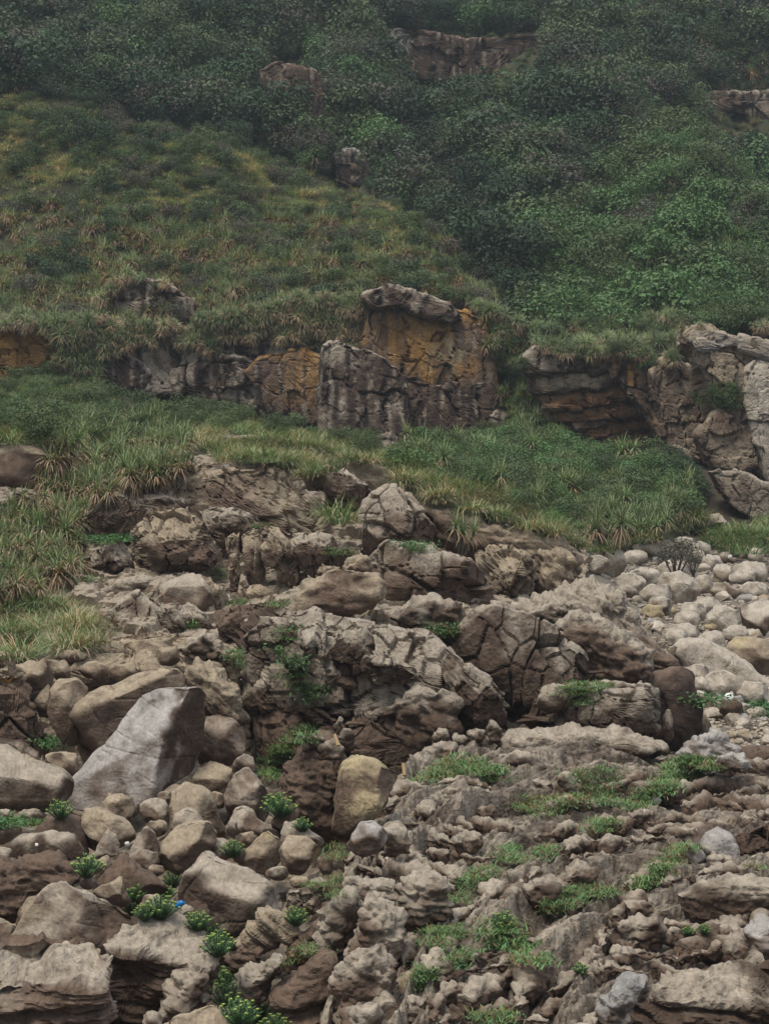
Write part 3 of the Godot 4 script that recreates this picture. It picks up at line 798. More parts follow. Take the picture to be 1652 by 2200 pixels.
func middle_outcrops() -> void:
	holder("ridge", "rock_ridge", "long pale knobbly ridge of rock beside the beach with a grass tuft on it", "rock ridge", at(1000, 1290, 53))
	var i := "ridge"
	R("rock_head", "", "", 53.6, JOINTED, "pale/brown", "773,1150 788,1080 830,1056 882,1059 904,1090 936,1130 936,1166 890,1166 850,1172 800,1190 775,1206", {"in": i, "cs": 1.6, "mix": -0.1})
	R("rock_mass", "", "", 54.4, KNOBBY, "tan/brown", "876,1078 930,1078 1000,1098 1062,1118 1132,1138 1202,1148 1242,1178 1240,1232 1212,1276 1160,1284 1108,1256 1040,1216 980,1186 930,1166", {"in": i, "cs": 0.55, "mix": 0.05, "tk": 0.8})
	R("rock_mass", "", "", 52.6, JOINTED, "tan/umber", "1028,1194 1060,1174 1102,1178 1144,1208 1156,1244 1148,1300 1100,1312 1058,1310 1038,1275", {"in": i, "cs": 1.2, "bed": Vector3(1.5, 0.7, 1)})
	R("rock_flank", "", "", 53.5, KNOBBY, "tan/brown", "1140,1180 1200,1170 1246,1200 1240,1250 1200,1290 1150,1290 1140,1240", {"in": i, "cs": 0.5, "bed": Vector3(0.8, 0.5, 0.1)})
	R("rock_mass", "", "", 50.4, JOINTED, "pale/brown", "793,1204 830,1164 882,1168 942,1188 1002,1208 1038,1240 1050,1284 1044,1312 960,1302 890,1312 828,1292 800,1248", {"in": i, "cs": 1.7, "mix": -0.15, "tk": 0.7})
	R("rock_knob", "", "", 54.8, KNOBBY, "pale/brown", "930,1110 960,1095 1010,1110 1020,1140 980,1160 940,1150", {"in": i, "cs": 0.5})
	R("boulder", "brown rough boulder with a pale peak left of the knobbly ridge", "boulder", 46.8, KNOBBY, "tan/brown", "606,1318 640,1270 700,1224 760,1219 802,1229 832,1250 830,1290 792,1312 720,1328 650,1328", {"cs": 0.7, "amp": 0.6, "e": 0.6, "f": [[740, 1260, 0.85, 0.1, 0.5, 0.85]]})
	R("boulder", "pale knobbed stone on top of the brown rough boulder", "boulder", 47.9, KNOBBY, "tan/brown", "726,1236 740,1206 775,1188 800,1200 804,1236 770,1248", {"cs": 0.4})
	R("boulder", "pale pointed stone behind the brown rough boulder", "boulder", 48.4, JOINTED, "tan/brown", "680,1246 690,1208 712,1212 740,1226 730,1250", {"cs": 0.8})
	holder("steps", "stepped_outcrop", "big stepped outcrop of tan jointed blocks on the left under the green clumps", "rock outcrop", at(450, 1380, 50))
	i = "steps"
	R("rock_mass", "", "", 57.5, JOINTED, "tan/brown", "150,1290 165,1120 260,1060 400,1010 600,1000 650,1070 720,1140 700,1260 560,1310 440,1340 240,1380 200,1370", {"in": i, "cs": 1.3, "tk": 0.25, "mix": -0.1, "dens": 0.8})
	R("rock_block", "", "", 59.0, JOINTED, "tan/brown", "388,1048 428,1000 500,997 580,994 612,1010 628,1060 645,1125 590,1138 520,1096 450,1086 400,1072", {"in": i, "cs": 1.1, "bed": Vector3(1.3, 0.7, 1), "spots": [[500, 1050, 55, "yellow"]]})
	R("rock_cap", "", "", 58.4, SMOOTH, "grey/brown", "440,1012 470,998 540,996 600,1000 606,1018 540,1020 470,1024", {"in": i})
	R("rock_slab", "", "", 57.0, JOINTED, "pale/brown", "160,1128 210,1080 260,1058 330,1048 422,1068 434,1104 400,1116 330,1128 270,1150 200,1156 165,1150", {"in": i, "cs": 0.9, "bed": Vector3(1.6, 0.8, 1), "mix": -0.05})
	R("rock_block", "", "", 55.0, JOINTED, "tan/brown", "281,1194 288,1130 330,1099 400,1094 444,1120 468,1180 474,1220 430,1248 380,1238 330,1232 288,1216", {"in": i, "cs": 1.0, "spots": [[340, 1130, 26, "yellow"], [345, 1195, 28, "ochre"]]})
	R("rock_block", "dark brown broken face", "", 54.5, JOINTED, "brown/umber", "390,1180 440,1160 470,1190 472,1215 430,1236 395,1226", {"in": i, "cs": 0.7, "bed": Vector3(0.7, 1.6, 1), "mix": 0.3})
	R("rock_block", "", "", 56.0, JOINTED, "pale/brown", "426,1100 470,1084 520,1089 564,1120 544,1156 480,1150 436,1136", {"in": i, "cs": 0.7})
	for sl in ["482,1160 500,1140 522,1146 526,1230 514,1290 496,1280 490,1220", "518,1150 545,1130 562,1150 572,1230 566,1262 534,1260 522,1220", "556,1140 592,1134 622,1166 640,1210 632,1250 590,1240 570,1200", "600,1180 630,1170 650,1210 668,1250 640,1282 610,1270", "512,1256 560,1262 592,1280 590,1300 530,1300"]:
		R("rock_slab", "", "", 53.8 - hash01(sl.length()) * 0.5, JOINTED, "tan/brown", sl, {"in": i, "cs": 1.3, "bed": Vector3(1.2, 0.5, 1), "mix": 0.05, "tk": 1.1})
	R("rock_mass", "", "", 53.6, JOINTED, "pale/brown", "606,1150 680,1142 742,1162 766,1185 740,1222 680,1250 646,1228 620,1188", {"in": i, "cs": 1.1, "bed": Vector3(1.3, 0.6, 1), "mix": -0.1})
	R("rock_block", "", "", 50.6, SMOOTH, "pale/brown", "343,1252 380,1233 432,1234 458,1270 470,1318 440,1340 380,1322 348,1300", {"in": i, "e": 0.5, "f": [[400, 1256, 0.8, 0.0, 0.9, 0.42], [400, 1262, 0.8, 0.05, 0.0, 1.0]]})
	R("rock_block", "", "", 50.8, JOINTED, "tan/umber", "430,1246 455,1238 470,1290 468,1330 448,1340", {"in": i, "spots": [[452, 1260, 14, "ochre"]]})
	R("rock_mass", "", "", 48.4, JOINTED, "pale/brown", "220,1348 250,1300 300,1274 342,1280 374,1320 402,1370 340,1385 260,1386 218,1378", {"in": i, "cs": 1.3, "bed": Vector3(1.4, 0.7, 1), "mix": -0.1})
	R("rock_block", "", "", 54.4, JOINTED, "pale/umber", "176,1206 200,1178 262,1164 280,1190 290,1238 220,1246 182,1240", {"in": i, "cs": 0.9})
	R("rock_ledge", "", "", 52.6, LAYERED, "pale/umber", "150,1296 200,1264 255,1253 310,1238 352,1262 344,1296 280,1318 190,1318", {"in": i, "cs": 0.35})
	R("rock_block", "", "", 49.2, JOINTED, "pale/umber", "362,1310 410,1300 442,1320 456,1352 410,1376 378,1356", {"in": i, "cs": 0.9, "mix": -0.1})
	R("rock_wall", "", "", 47.4, JOINTED, "brown/umber", "460,1316 520,1298 576,1294 590,1330 570,1384 500,1398 468,1370", {"in": i, "cs": 0.9, "bed": Vector3(0.8, 1.4, 1), "mix": 0.2})
	R("rock_block", "", "", 61.0, KNOBBY, "tan/brown", "634,1058 658,1020 720,999 780,989 834,999 860,1040 896,1064 830,1076 790,1100 720,1090 666,1080", {"in": i, "cs": 0.8, "mix": 0.05})
	R("rock_block", "", "", 58.4, JOINTED, "pale/brown", "616,1088 650,1053 694,1063 698,1102 686,1140 640,1136", {"in": i, "cs": 0.9})
	R("rock_block", "", "", 58.0, JOINTED, "pale/brown", "708,1020 740,1004 790,1040 820,1060 780,1080 730,1060", {"in": i, "cs": 0.9, "bed": Vector3(1.4, 0.6, 1)})
	R("rock_mass", "smooth tan rock hump at the left edge under the green clumps", "rock", 60.5, SMOOTH, "tan/brown", "-70,964 0,950 60,958 122,964 146,986 104,1024 82,1056 0,1070 -70,1070", {"tk": 0.7})
	R("rock_mass", "broken grey brown rocks at the left edge below the tan hump", "rock", 56.5, JOINTED, "pale/umber", "-70,1072 20,1054 82,1058 96,1090 44,1120 -70,1124", {"cs": 0.7})
	R("rock_ledge", "pale flat rock ledge showing through grass below the left cliff", "rock", 74.0, LAYERED, "pale/brown", "470,944 520,938 600,950 660,962 730,976 725,990 650,984 560,966 480,956", {"cs": 0.5, "tk": 1.5})

func beach() -> void:
	var g := "loose boulders of the beach"
	var named := [
		[1259, 1177, 1342, 1232, "pale tan broad boulder at the upper left of the beach, below the grass"], [1239, 1194, 1304, 1230, "pale flat sided boulder beside the end of the knobbly ridge"],
		[1362, 1155, 1441, 1197, "pale broad boulder against the grass at the top of the beach"], [1336, 1183, 1391, 1214, "grey boulder below the broad boulder at the top of the beach"],
		[1474, 1164, 1527, 1194, "tan square block under the two dark blocks at the beach top"], [1504, 1192, 1549, 1224, "grey dome boulder left of the bright green grass clump"],
		[1608, 1179, 1640, 1212, "upright grey stone at the foot of the bright green grass clump"], [1416, 1203, 1481, 1244, "pale peaked boulder beside the dry bush on the beach"],
		[1352, 1221, 1416, 1260, "pale oblong boulder left of the great round boulder"], [1326, 1233, 1382, 1274, "brown streaked boulder near the crest of the rock slope"],
		[1415, 1230, 1498, 1295, "great round pale boulder in the middle of the beach"], [1487, 1237, 1530, 1277, "blocky pale boulder right of the great round boulder"],
		[1374, 1256, 1444, 1300, "flat pale boulder below left of the great round boulder"], [1588, 1252, 1652, 1287, "grey brown wedge boulder high on the right of the beach"],
		[1531, 1214, 1577, 1252, "yellowish boulder with brown streaks in the upper beach"], [1572, 1208, 1650, 1252, "long pale boulder in the upper right of the beach"],
		[1569, 1226, 1624, 1258, "creased pale boulder below the long pale boulder"], [1489, 1283, 1547, 1323, "pale boulder below the blocky boulder in mid beach"],
		[1464, 1294, 1512, 1334, "pale boulder with a grey right side in mid beach"], [1389, 1284, 1442, 1322, "smooth pale boulder over the yellow slab"],
		[1450, 1313, 1502, 1354, "pale egg shaped boulder in mid beach"], [1518, 1305, 1592, 1358, "big pale boulder with a flat top left of the brown faced block"],
		[1424, 1341, 1506, 1380, "pale boulder with a rough back above the long smooth boulder"], [1429, 1354, 1477, 1390, "rounded tan boulder at the head of the long smooth boulder"],
		[1499, 1356, 1554, 1400, "grey boulder resting on the long smooth boulder"], [1552, 1345, 1608, 1382, "smooth pale boulder left of the brown faced block's foot"],
		[1474, 1426, 1522, 1464, "round cracked pale boulder under the long smooth boulder"], [1489, 1456, 1522, 1494, "small upright pale boulder beside the black boulder"],
		[1512, 1444, 1594, 1500, "pale humped boulder under the long smooth boulder"], [1584, 1465, 1650, 1516, "pale striped boulder at the lower right of the beach"],
	]
	for b in named: beach_marks.append([(b[0] + b[2]) / 2, (b[1] + b[3]) / 2, (b[4] as String).split(" of the")[0].split(" at the")[0].split(" in the")[0].split(" below")[0].split(" beside")[0].split(" under")[0].split(" against")[0].split(" on the")[0].split(" with")[0].split(" left of")[0].split(" right of")[0].split(" above")[0].split(" over")[0].split(" near")[0].split(" resting")[0]])
	for b in named: B(b[0] - (b[2] - b[0]) * 0.06, b[1] - (b[3] - b[1]) * 0.06, b[2] + (b[2] - b[0]) * 0.06, b[3] + (b[3] - b[1]) * 0.14, ["beach/pale", "beach/brown", "beach/pale", "beach/tan"][int(b[0]) % 4], b[4], {"grp": g, "mix": 0.35, "up": 0.7, "mat": "rock_beach"})
	R("boulder", "brown angular boulder in the right half of the beach", "boulder", 0.0, SMOOTH, "pale/brown", "1524,1268 1540,1252 1562,1252 1592,1268 1588,1286 1566,1294 1534,1284", {"grp": g, "mix": -0.25})
	R("boulder", "long smooth whale backed pale boulder on the lower beach", "boulder", 55.5, SMOOTH, "beach/pale", "1434,1394 1460,1369 1510,1374 1560,1398 1602,1424 1644,1454 1700,1490 1690,1510 1604,1492 1540,1466 1488,1462 1452,1432", {"grp": g, "mix": 0.4, "auto": false, "tk": 0.8, "mat": "rock_beach"})
	R("boulder", "yellow and brown streaked boulder at the right edge of the beach", "boulder", 57.0, SMOOTH, "tan/brown", "1551,1398 1580,1371 1620,1367 1664,1388 1690,1440 1660,1462 1640,1462 1590,1430", {"grp": g, "mix": 0.15, "spots": [[1590, 1385, 24, "yellow"]]})
	R("boulder", "big squared boulder with a brown face at the right edge of the beach", "boulder", 63.0, SMOOTH, "beach/brown", "1588,1300 1610,1292 1700,1290 1710,1370 1660,1380 1620,1372 1596,1350", {"grp": g, "e": 0.45, "f": [[1640, 1318, 0.8, 0.1, 0.85, 0.5], [1610, 1330, 0.8, -0.5, 0.0, 0.86], [1660, 1335, 0.8, 0.2, -0.1, 0.97]], "spots": [[1650, 1345, 36, "brown"]]})
	R("boulder", "yellow tinted slab in the beach against the rock slope", "boulder", 0.0, SMOOTH, "yellow/tan", "1372,1316 1390,1298 1418,1302 1428,1322 1412,1340 1384,1336", {"grp": g, "mix": 0.4, "mat": "rock_beach"})
	B(1427, 1303, 1454, 1325, "yellow/tan", "bright yellow stone in mid beach beside the yellow slab", {"grp": g, "mix": 0.4})
	B(1511, 1339, 1542, 1359, "yellow/tan", "flat yellow stone above the grey boulder on the lower beach", {"grp": g, "mix": 0.3})
	B(1386, 1327, 1416, 1351, "bluegrey/pale", "blue grey stone below the yellow slab", {"grp": g, "mix": 0.4})
	B(1582, 1276, 1622, 1300, "grey/beach", "whitish smooth stone above the squared boulder", {"grp": g, "mix": 0.5})
	R("boulder", "dark brown boulder with the white ball on it", "boulder", 48.6, SMOOTH, "brown/umber", "1541,1530 1550,1502 1572,1496 1590,1510 1600,1534 1570,1544", {"grp": g, "mix": 0.35})
	R("boulder", "flat brown slab at the right edge behind the rock platform", "boulder", 40.5, SMOOTH, "brown/umber", "1578,1606 1620,1600 1720,1604 1720,1690 1640,1690 1590,1650", {"grp": g, "mix": 0.4, "auto": false})
	R("boulder", "dark grey block at the foot of the tower beside grass", "boulder", 83.5, JOINTED, "pale/umber", "1462,1152 1468,1110 1510,1103 1520,1150 1490,1170", {"cs": 1.5, "mix": -0.1})
	R("boulder", "dark brown block left of the bright green grass clump at the beach top", "boulder", 83.8, JOINTED, "pale/umber", "1514,1150 1516,1112 1552,1110 1580,1130 1574,1158 1530,1164", {"cs": 1.5, "mix": -0.2})
	# the smaller stones between them: one small stone, then copies of it
	rng.seed = 77
	var far := [[1245, 1180], [1400, 1160], [1560, 1190], [1700, 1200], [1700, 1600], [1540, 1610], [1500, 1500], [1430, 1380], [1370, 1310], [1300, 1240]]
	var zone := PackedVector2Array()
	for p in far: zone.append(Vector2(p[0], p[1]))
	var n := 0
	while n < 420:
		var p := Vector2(rng.randf_range(1240, 1700), rng.randf_range(1165, 1620))
		if not Geometry2D.is_point_in_polygon(p, zone): continue
		n += 1
		var hit := false
		for b in named: hit = hit or (p.x > b[0] - 4 and p.x < b[2] + 4 and p.y > b[1] - 6 and p.y < b[3] + 2)
		if hit or Geometry2D.is_point_in_polygon(p, pts("1434,1394 1460,1369 1510,1374 1560,1371 1664,1388 1700,1500 1604,1492 1540,1466 1488,1462")): continue
		cobbles.append([p, 8.0 + 14.0 * pow(rng.randf(), 1.5), rng.randf() * TAU, rng.randi() % 7, rng.randf()])
var cobbles := []
var beach_marks := []

func cobble_meshes() -> void:
	var from := specs.size()
	for k in 7:
		B(1000 + k * 37, 1000, 1052 + k * 37 + k * 3, 1040 + k, ["beach/pale", "beach/pale", "pale/beach", "grey/pale", "tan/pale", "beach/tan", "pale/brown"][k], "", {"D": 60.0, "mix": 0.3, "dens": 0.55, "name": "stone"})
	for k in 7: rock_arrays(specs[from + k])
	var meshes := []
	for k in 7:
		var me := ArrayMesh.new()
		me.add_surface_from_arrays(Mesh.PRIMITIVE_TRIANGLES, specs[from + k].arr)
		me.surface_set_material(0, mats.rock_beach)
		meshes.append(me)
	specs.resize(from)
	for c in cobbles:
		var p: Vector2 = c[0]
		var d := low.along(p.x, p.y, 18.0, 111.0)
		var k: int = c[3]
		var s: float = c[1] / F * d / 0.37
		var o := MeshInstance3D.new()
		o.mesh = meshes[k]
		o.name = numbered("stone")
		o.position = at(p.x, p.y, d) + Vector3(0, 0.16 * s, 0)
		o.rotation = Vector3((c[4] - 0.5) * 0.8, c[2], 0)
		o.scale = Vector3(s, s * (0.75 + 0.4 * c[4]), s)
		tag(o, told_where("%s %s stone" % ["little" if c[1] < 11.0 else "loose", ["cream", "pale", "pale brown", "grey", "tan", "buff", "brown"][k]], p, beach_marks), "stone", "smaller stones of the beach")
		add_child(o, true)

func cliffs() -> void:
	holder("cliff", "left_cliff", "ochre and dark brown cliff under the hanging plants on the left", "cliff", at(800, 960, 104))
	var i := "cliff"
	var v := Vector3(1.0, 0.55, 1.0)
	R("cliff_foot", "", "", 107.3, CLIFF, "ochre/brown", "-90,670 60,690 150,735 215,760 215,830 -90,830", {"in": i, "tk": 0.5, "mix": 0.2, "spots": [[30, 750, 90, "ochre"]]})
	R("cliff_foot", "", "", 107.0, CLIFF, "pale/umber", "-520,690 -300,670 -70,680 -60,830 -300,840 -520,840", {"in": i, "tk": 0.5, "mix": -0.1, "dens": 0.6})
	R("cliff_wall", "", "", 106.9, CLIFF, "pale/umber", "190,800 235,745 300,730 385,728 395,850 300,860 215,855", {"in": i, "tk": 0.7, "cs": 2.2, "bed": v, "mix": 0.3, "spots": [[250, 800, 30, "ochre"], [350, 790, 30, "tan", 2.0], [320, 815, 24, "ochre"], [480, 800, 30, "ochre", 2.0], [430, 760, 26, "grey", 2.0]]})
	R("cliff_wall", "", "", 107.2, CLIFF, "pale/umber", "370,730 470,735 580,725 585,900 510,880 420,862 372,850", {"in": i, "tk": 0.7, "cs": 2.2, "bed": v, "mix": 0.3, "spots": [[250, 800, 30, "ochre"], [350, 790, 30, "tan", 2.0], [320, 815, 24, "ochre"], [480, 800, 30, "ochre", 2.0], [430, 760, 26, "grey", 2.0]]})
	R("cliff_wall", "", "", 107.0, CLIFF, "pale/umber", "560,728 640,725 708,735 708,900 660,930 590,912 556,880", {"in": i, "tk": 0.7, "cs": 2.2, "bed": v, "mix": 0.3, "spots": [[250, 800, 30, "ochre"], [350, 790, 30, "tan", 2.0], [320, 815, 24, "ochre"], [480, 800, 30, "ochre", 2.0], [430, 760, 26, "grey", 2.0]]})
	R("cliff_ledge", "dark jutting ledge", "", 106.4, CLIFF, "pale/umber", "396,790 440,772 500,768 566,776 572,828 500,842 408,834", {"in": i, "tk": 1.2, "mix": -0.15, "cs": 1.6, "bed": v})
	R("cliff_buttress", "", "", 106.6, CLIFF, "grey/umber", "228,775 245,752 285,760 330,800 320,836 260,842 235,815", {"in": i, "mix": -0.15, "bed": v})
	R("cliff_panel", "bright ochre panel over a dark overhang", "", 106.0, CLIFF, "ochre/brown", "520,800 560,760 640,752 700,765 700,850 690,915 630,915 588,885 548,840", {"in": i, "tk": 0.5, "mix": -0.05, "drip": 1.0, "bed": v, "spots": [[600, 850, 46, "ochre"], [660, 830, 40, "ochre", 1.6], [590, 880, 26, "dark"]]})
	R("cliff_buttress", "pale jointed buttress with ochre patches", "", 104.2, CLIFF, "pale/umber", "690,745 730,734 792,754 852,790 876,830 886,930 866,990 820,990 758,955 698,932 688,850", {"in": i, "tk": 0.7, "cs": 1.9, "bed": Vector3(1.0, 0.6, 1.0), "mix": -0.15, "auto": false, "f": [[780, 850, 0.85, 0.12, 0.12, 0.98]], "spots": [[720, 870, 42, "ochre"], [835, 850, 30, "ochre", 2.0], [760, 790, 40, "umber"], [735, 760, 26, "grey", 2.5], [820, 940, 26, "yellow", 2.0]]})
	R("cliff_face", "ochre upper face under a jutting roof", "", 105.9, CLIFF, "ochre/brown", "770,740 790,660 850,632 935,652 1002,668 1042,690 1060,760 1066,850 950,845 860,830 800,790", {"in": i, "tk": 0.45, "cs": 2.6, "bed": Vector3(1, 0.7, 1), "mix": 0.0, "drip": 0.55, "amp": 0.7, "f": [[900, 700, 0.95, 0.05, 0.14, 0.98]], "spots": [[850, 720, 60, "ochre", 1.4], [930, 740, 60, "ochre"], [950, 780, 55, "yellow"], [850, 760, 40, "yellow"], [1030, 760, 34, "umber", 3.0], [910, 715, 40, "rust"], [880, 660, 40, "pale"]]})
	R("cliff_roof", "", "", 105.6, CLIFF, "pale/brown", "766,640 830,614 902,638 972,662 1000,684 985,694 925,690 862,668 800,672", {"in": i, "tk": 1.8, "mix": -0.1, "cs": 1.6})
	R("cliff_roof", "", "", 105.2, CLIFF, "pale/umber", "880,650 930,656 985,680 1000,692 960,696 905,690", {"in": i, "tk": 1.8, "mix": -0.15})
	R("cliff_corner", "dark brown right corner", "", 106.6, CLIFF, "brown/umber", "1000,690 1044,690 1062,760 1070,850 1030,850 1006,780", {"in": i, "tk": 0.9, "mix": 0.4, "bed": v})
	R("cliff_face", "dark lower face with pale drips", "", 105.3, CLIFF, "brown/umber", "846,800 940,818 1060,828 1090,880 1098,945 1000,965 900,985 856,975 850,870", {"in": i, "tk": 0.5, "cs": 2.2, "bed": v, "mix": 0.0, "spots": [[908, 860, 16, "yellow", 4.0], [920, 900, 14, "ochre", 3.0], [870, 850, 20, "pale", 3.0]]})
	R("cliff_corner", "", "", 104.4, CLIFF, "pale/brown", "1040,900 1070,880 1092,900 1096,945 1060,950 1040,930", {"in": i, "mix": -0.1})
	R("cliff_band", "brown rock band among the hanging plants", "", 109.8, CLIFF, "pale/umber", "205,650 275,600 350,598 420,640 432,690 350,705 260,690", {"in": i, "mix": -0.2, "tk": 0.6, "bed": v})
	holder("cave", "right_cliff", "bedded brown cliff with a dark cave on the right", "cliff", at(1290, 980, 104))
	i = "cave"
	R("cliff_wall", "", "", 109.5, CLIFF, "pale/umber", "1100,760 1150,700 1300,690 1480,690 1490,900 1420,1000 1290,1005 1215,970 1160,880", {"in": i, "tk": 0.3, "mix": -0.4})
	var beds := ["1110,775 1150,745 1230,752 1300,765 1330,790 1290,806 1200,812 1125,806", "1120,812 1200,800 1290,790 1350,800 1362,824 1300,838 1200,852 1138,850", "1140,850 1220,838 1310,822 1372,828 1384,850 1320,868 1220,886 1160,884", "1160,886 1240,872 1330,852 1396,856 1402,884 1340,902 1240,922 1180,916", "1180,920 1250,908 1340,888 1404,890 1410,918 1350,934 1260,952 1200,946", "1205,950 1270,940 1350,922 1410,924 1412,950 1370,966 1280,984 1225,976"]
	for k in beds.size():
		R("cliff_bed", "", "", 103.2 + k * 0.26, CLIFF, ["pale/umber", "tan/brown", "rust/brown", "rust/brown", "rust/brown", "rust/umber"][k], beds[k], {"in": i, "tk": 2.0, "cs": 1.5, "e": 0.3, "drip": 0.35, "mix": [0.2, 0.3, 0.6, 0.7, 0.6, 0.4][k], "bed": Vector3(0.7, 1.2, 1)})
	R("cliff_block", "ochre block beside the cave", "", 102.8, CLIFF, "ochre/brown", "1290,752 1338,738 1392,778 1404,830 1436,900 1424,975 1392,930 1356,870 1310,815", {"in": i, "tk": 1.2, "cs": 1.4, "mix": -0.05, "spots": [[1375, 810, 34, "ochre", 1.5], [1400, 880, 30, "ochre", 1.5], [1320, 770, 30, "pale"]]})
	R("cliff_block", "", "", 101.0, CLIFF, "tan/brown", "1384,800 1436,758 1474,788 1504,830 1536,900 1560,1010 1490,1000 1416,985 1404,890", {"in": i, "tk": 0.7, "cs": 1.3, "mix": -0.05, "drip": 0.5})
	holder("tower", "rock_tower", "pale jointed rock tower with ochre stains at the right edge", "rock tower", at(1580, 1040, 96))
	i = "tower"
	R("tower_face", "", "", 96.0, CLIFF, "tan/brown", "1453,722 1490,706 1552,718 1622,733 1700,755 1740,1040 1650,1060 1600,1010 1558,955 1516,885 1484,800", {"in": i, "tk": 0.7, "cs": 1.7, "mix": 0.45, "drip": 0.3, "bed": Vector3(1.1, 0.65, 1), "spots": [[1540, 800, 60, "ochre"], [1590, 870, 40, "ochre"], [1500, 790, 36, "yellow"], [1620, 800, 60, "pale"]]})
	R("tower_cap", "", "", 95.2, CLIFF, "pale/grey", "1455,740 1475,708 1520,712 1580,728 1650,745 1700,775 1690,800 1620,770 1560,752 1500,758", {"in": i, "tk": 1.6, "cs": 1.2, "mix": 0.4, "drip": 0.2})
	R("tower_pillar", "", "", 94.4, CLIFF, "beach/pale", "1590,790 1625,765 1680,790 1700,900 1690,1040 1640,1040 1610,960 1594,880", {"in": i, "tk": 0.9, "cs": 1.4, "mix": 0.4, "drip": 0.2, "bed": Vector3(1.2, 0.6, 1)})
	R("tower_flank", "ochre flank", "", 95.0, CLIFF, "tan/brown", "1486,935 1520,880 1570,890 1610,940 1630,1010 1580,1025 1520,1012", {"in": i, "mix": 0.15, "drip": 0.3, "spots": [[1540, 970, 40, "ochre"], [1600, 950, 24, "ochre", 2.0]]})
	R("tower_slab", "", "", 88.5, CLIFF, "pale/brown", "1510,1012 1560,1003 1622,1028 1690,1050 1700,1130 1602,1120 1556,1086", {"in": i, "mix": 0.2, "drip": 0.3, "tk": 0.7, "cs": 1.6})
	R("boulder", "pale rock in grass before the cave mouth", "boulder", 97.5, JOINTED, "pale/brown", "1356,985 1368,960 1400,960 1432,975 1430,1004 1390,1008", {"cs": 1.5})
	R("boulder", "pale tilted rock right of the cave mouth", "boulder", 96.8, JOINTED, "pale/brown", "1420,985 1440,962 1470,968 1500,990 1500,1012 1450,1008", {"cs": 1.5})

func hill_rocks() -> void:
	var z := func(x: float, y: float) -> float: return hill.along(x, y, 106.0, 230.0)
	R("crag", "small orange streaked crag high among shrubs left of the gully", "crag", z.call(625, 262) + 0.4, CLIFF, "brown/umber", "553,160 600,139 650,144 682,160 698,210 698,285 640,290 600,250 566,200", {"auto": false, "amp": 0.75, "cs": 1.6, "mix": -0.2, "tk": 0.6, "spots": [[612, 190, 14, "ochre", 2.0], [650, 225, 22, "ochre", 1.5]], "bed": Vector3(1, 0.5, 1)})
	R("crag", "little grey crag half covered in leaves above the gully", "crag", z.call(755, 385) + 0.4, CLIFF, "grey/brown", "718,340 740,322 780,330 796,360 792,400 750,405 720,390", {"auto": false, "amp": 0.75, "cs": 1.8})
	R("crag", "long dark cliff band near the top of the hill", "crag", z.call(1000, 170) + 0.4, CLIFF, "brown/umber", "816,66 900,74 1000,90 1100,84 1195,78 1176,132 1124,178 1050,176 980,192 900,178 856,176 832,120", {"auto": false, "amp": 0.75, "cs": 2.6, "mix": -0.45, "tk": 0.5, "spots": [[1060, 140, 20, "tan", 1.5], [1115, 150, 22, "rust"], [860, 100, 40, "bluegrey"]], "bed": Vector3(1, 0.5, 1)})
	R("crag", "pale tilted slab high on the right behind the spur", "crag", z.call(1450, 222) + 0.4, CLIFF, "grey/brown", "1430,196 1452,192 1466,220 1450,228 1436,222", {"auto": false, "amp": 0.75, "cs": 1.5, "mix": 0.2})
	R("crag", "brown jointed cliff in the upper right corner", "crag", z.call(1600, 250) + 0.4, CLIFF, "pale/brown", "1470,215 1520,200 1580,205 1660,200 1720,215 1720,275 1620,270 1560,245 1500,245", {"auto": false, "amp": 0.75, "cs": 2.4, "mix": -0.2, "bed": Vector3(1, 0.5, 1)})
	R("crag", "small pale block below the top right shrubs", "crag", z.call(1580, 185) + 0.4, CLIFF, "grey/brown", "1563,156 1588,154 1590,176 1580,196 1566,186", {"auto": false, "amp": 0.75, "cs": 1.5, "mix": 0.2})

# jointed bedrock under the blocks and boulders, so that no gap shows bare soil
func bedrock_row(j: int, rows: Array, nx: int, x0: float, z0: float, st: float, zone_p: PackedVector2Array) -> void:
	var P := PackedVector3Array()
	var C := PackedColorArray()
	var ok := PackedByteArray()
	var z := z0 + j * st
	for i in nx:
		var x := x0 + i * st
		var y := low.height(x, z)
		var s := to_px(Vector3(x, y, z))
		var inside_it := Geometry2D.is_point_in_polygon(s, zone_p)
		ok.append(1 if inside_it else 0)
		var q := Vector3(x, y, z)
		if not inside_it:
			P.append(q)
			C.append(Color.BLACK)
			continue
		var n := Vector3(low.height(x - 0.4, z) - low.height(x + 0.4, z), 0.8, low.height(x, z - 0.4) - low.height(x, z + 0.4)).normalized()
		n = (n + Vector3(0, 0, 0.5)).normalized()
		var far := smoothstep(36.0, 44.0, -z)
		var cs := lerpf(0.55, 1.25, far)
		var d := relief(JOINTED, q, cs, 1.0, Vector3(1.25, 0.8, 1.0)) * 1.5 + nv.get_noise_3dv(q / (cs * 2.6)) * 0.3 * far
		P.append(q + n * (d + lerpf(-0.25, 0.32, far)))
		var v := nf.get_noise_3dv(q * 0.6) * 1.4 + nf.get_noise_3dv(q * 2.5) * 0.6
		var c: Color = PAL.umber.lerp(PAL.tan.lerp(PAL.pale, 0.5), smoothstep(-0.5, 0.7, v + n.y * 0.4 - 0.1 + 0.55 * far))
		c = c * (1.0 + nf.get_noise_3dv(q * 9.0) * 0.2)
		c.a = 1.0
		C.append(c)
	rows[j] = [P, C, ok]

const BED := "-300,1050 100,1050 160,1100 400,990 620,975 850,990 910,1050 1060,1095 1250,1160 1262,1260 1440,1400 1500,1560 1450,1620 1080,1600 884,1640 760,1860 710,2110 660,2500 -300,2500"

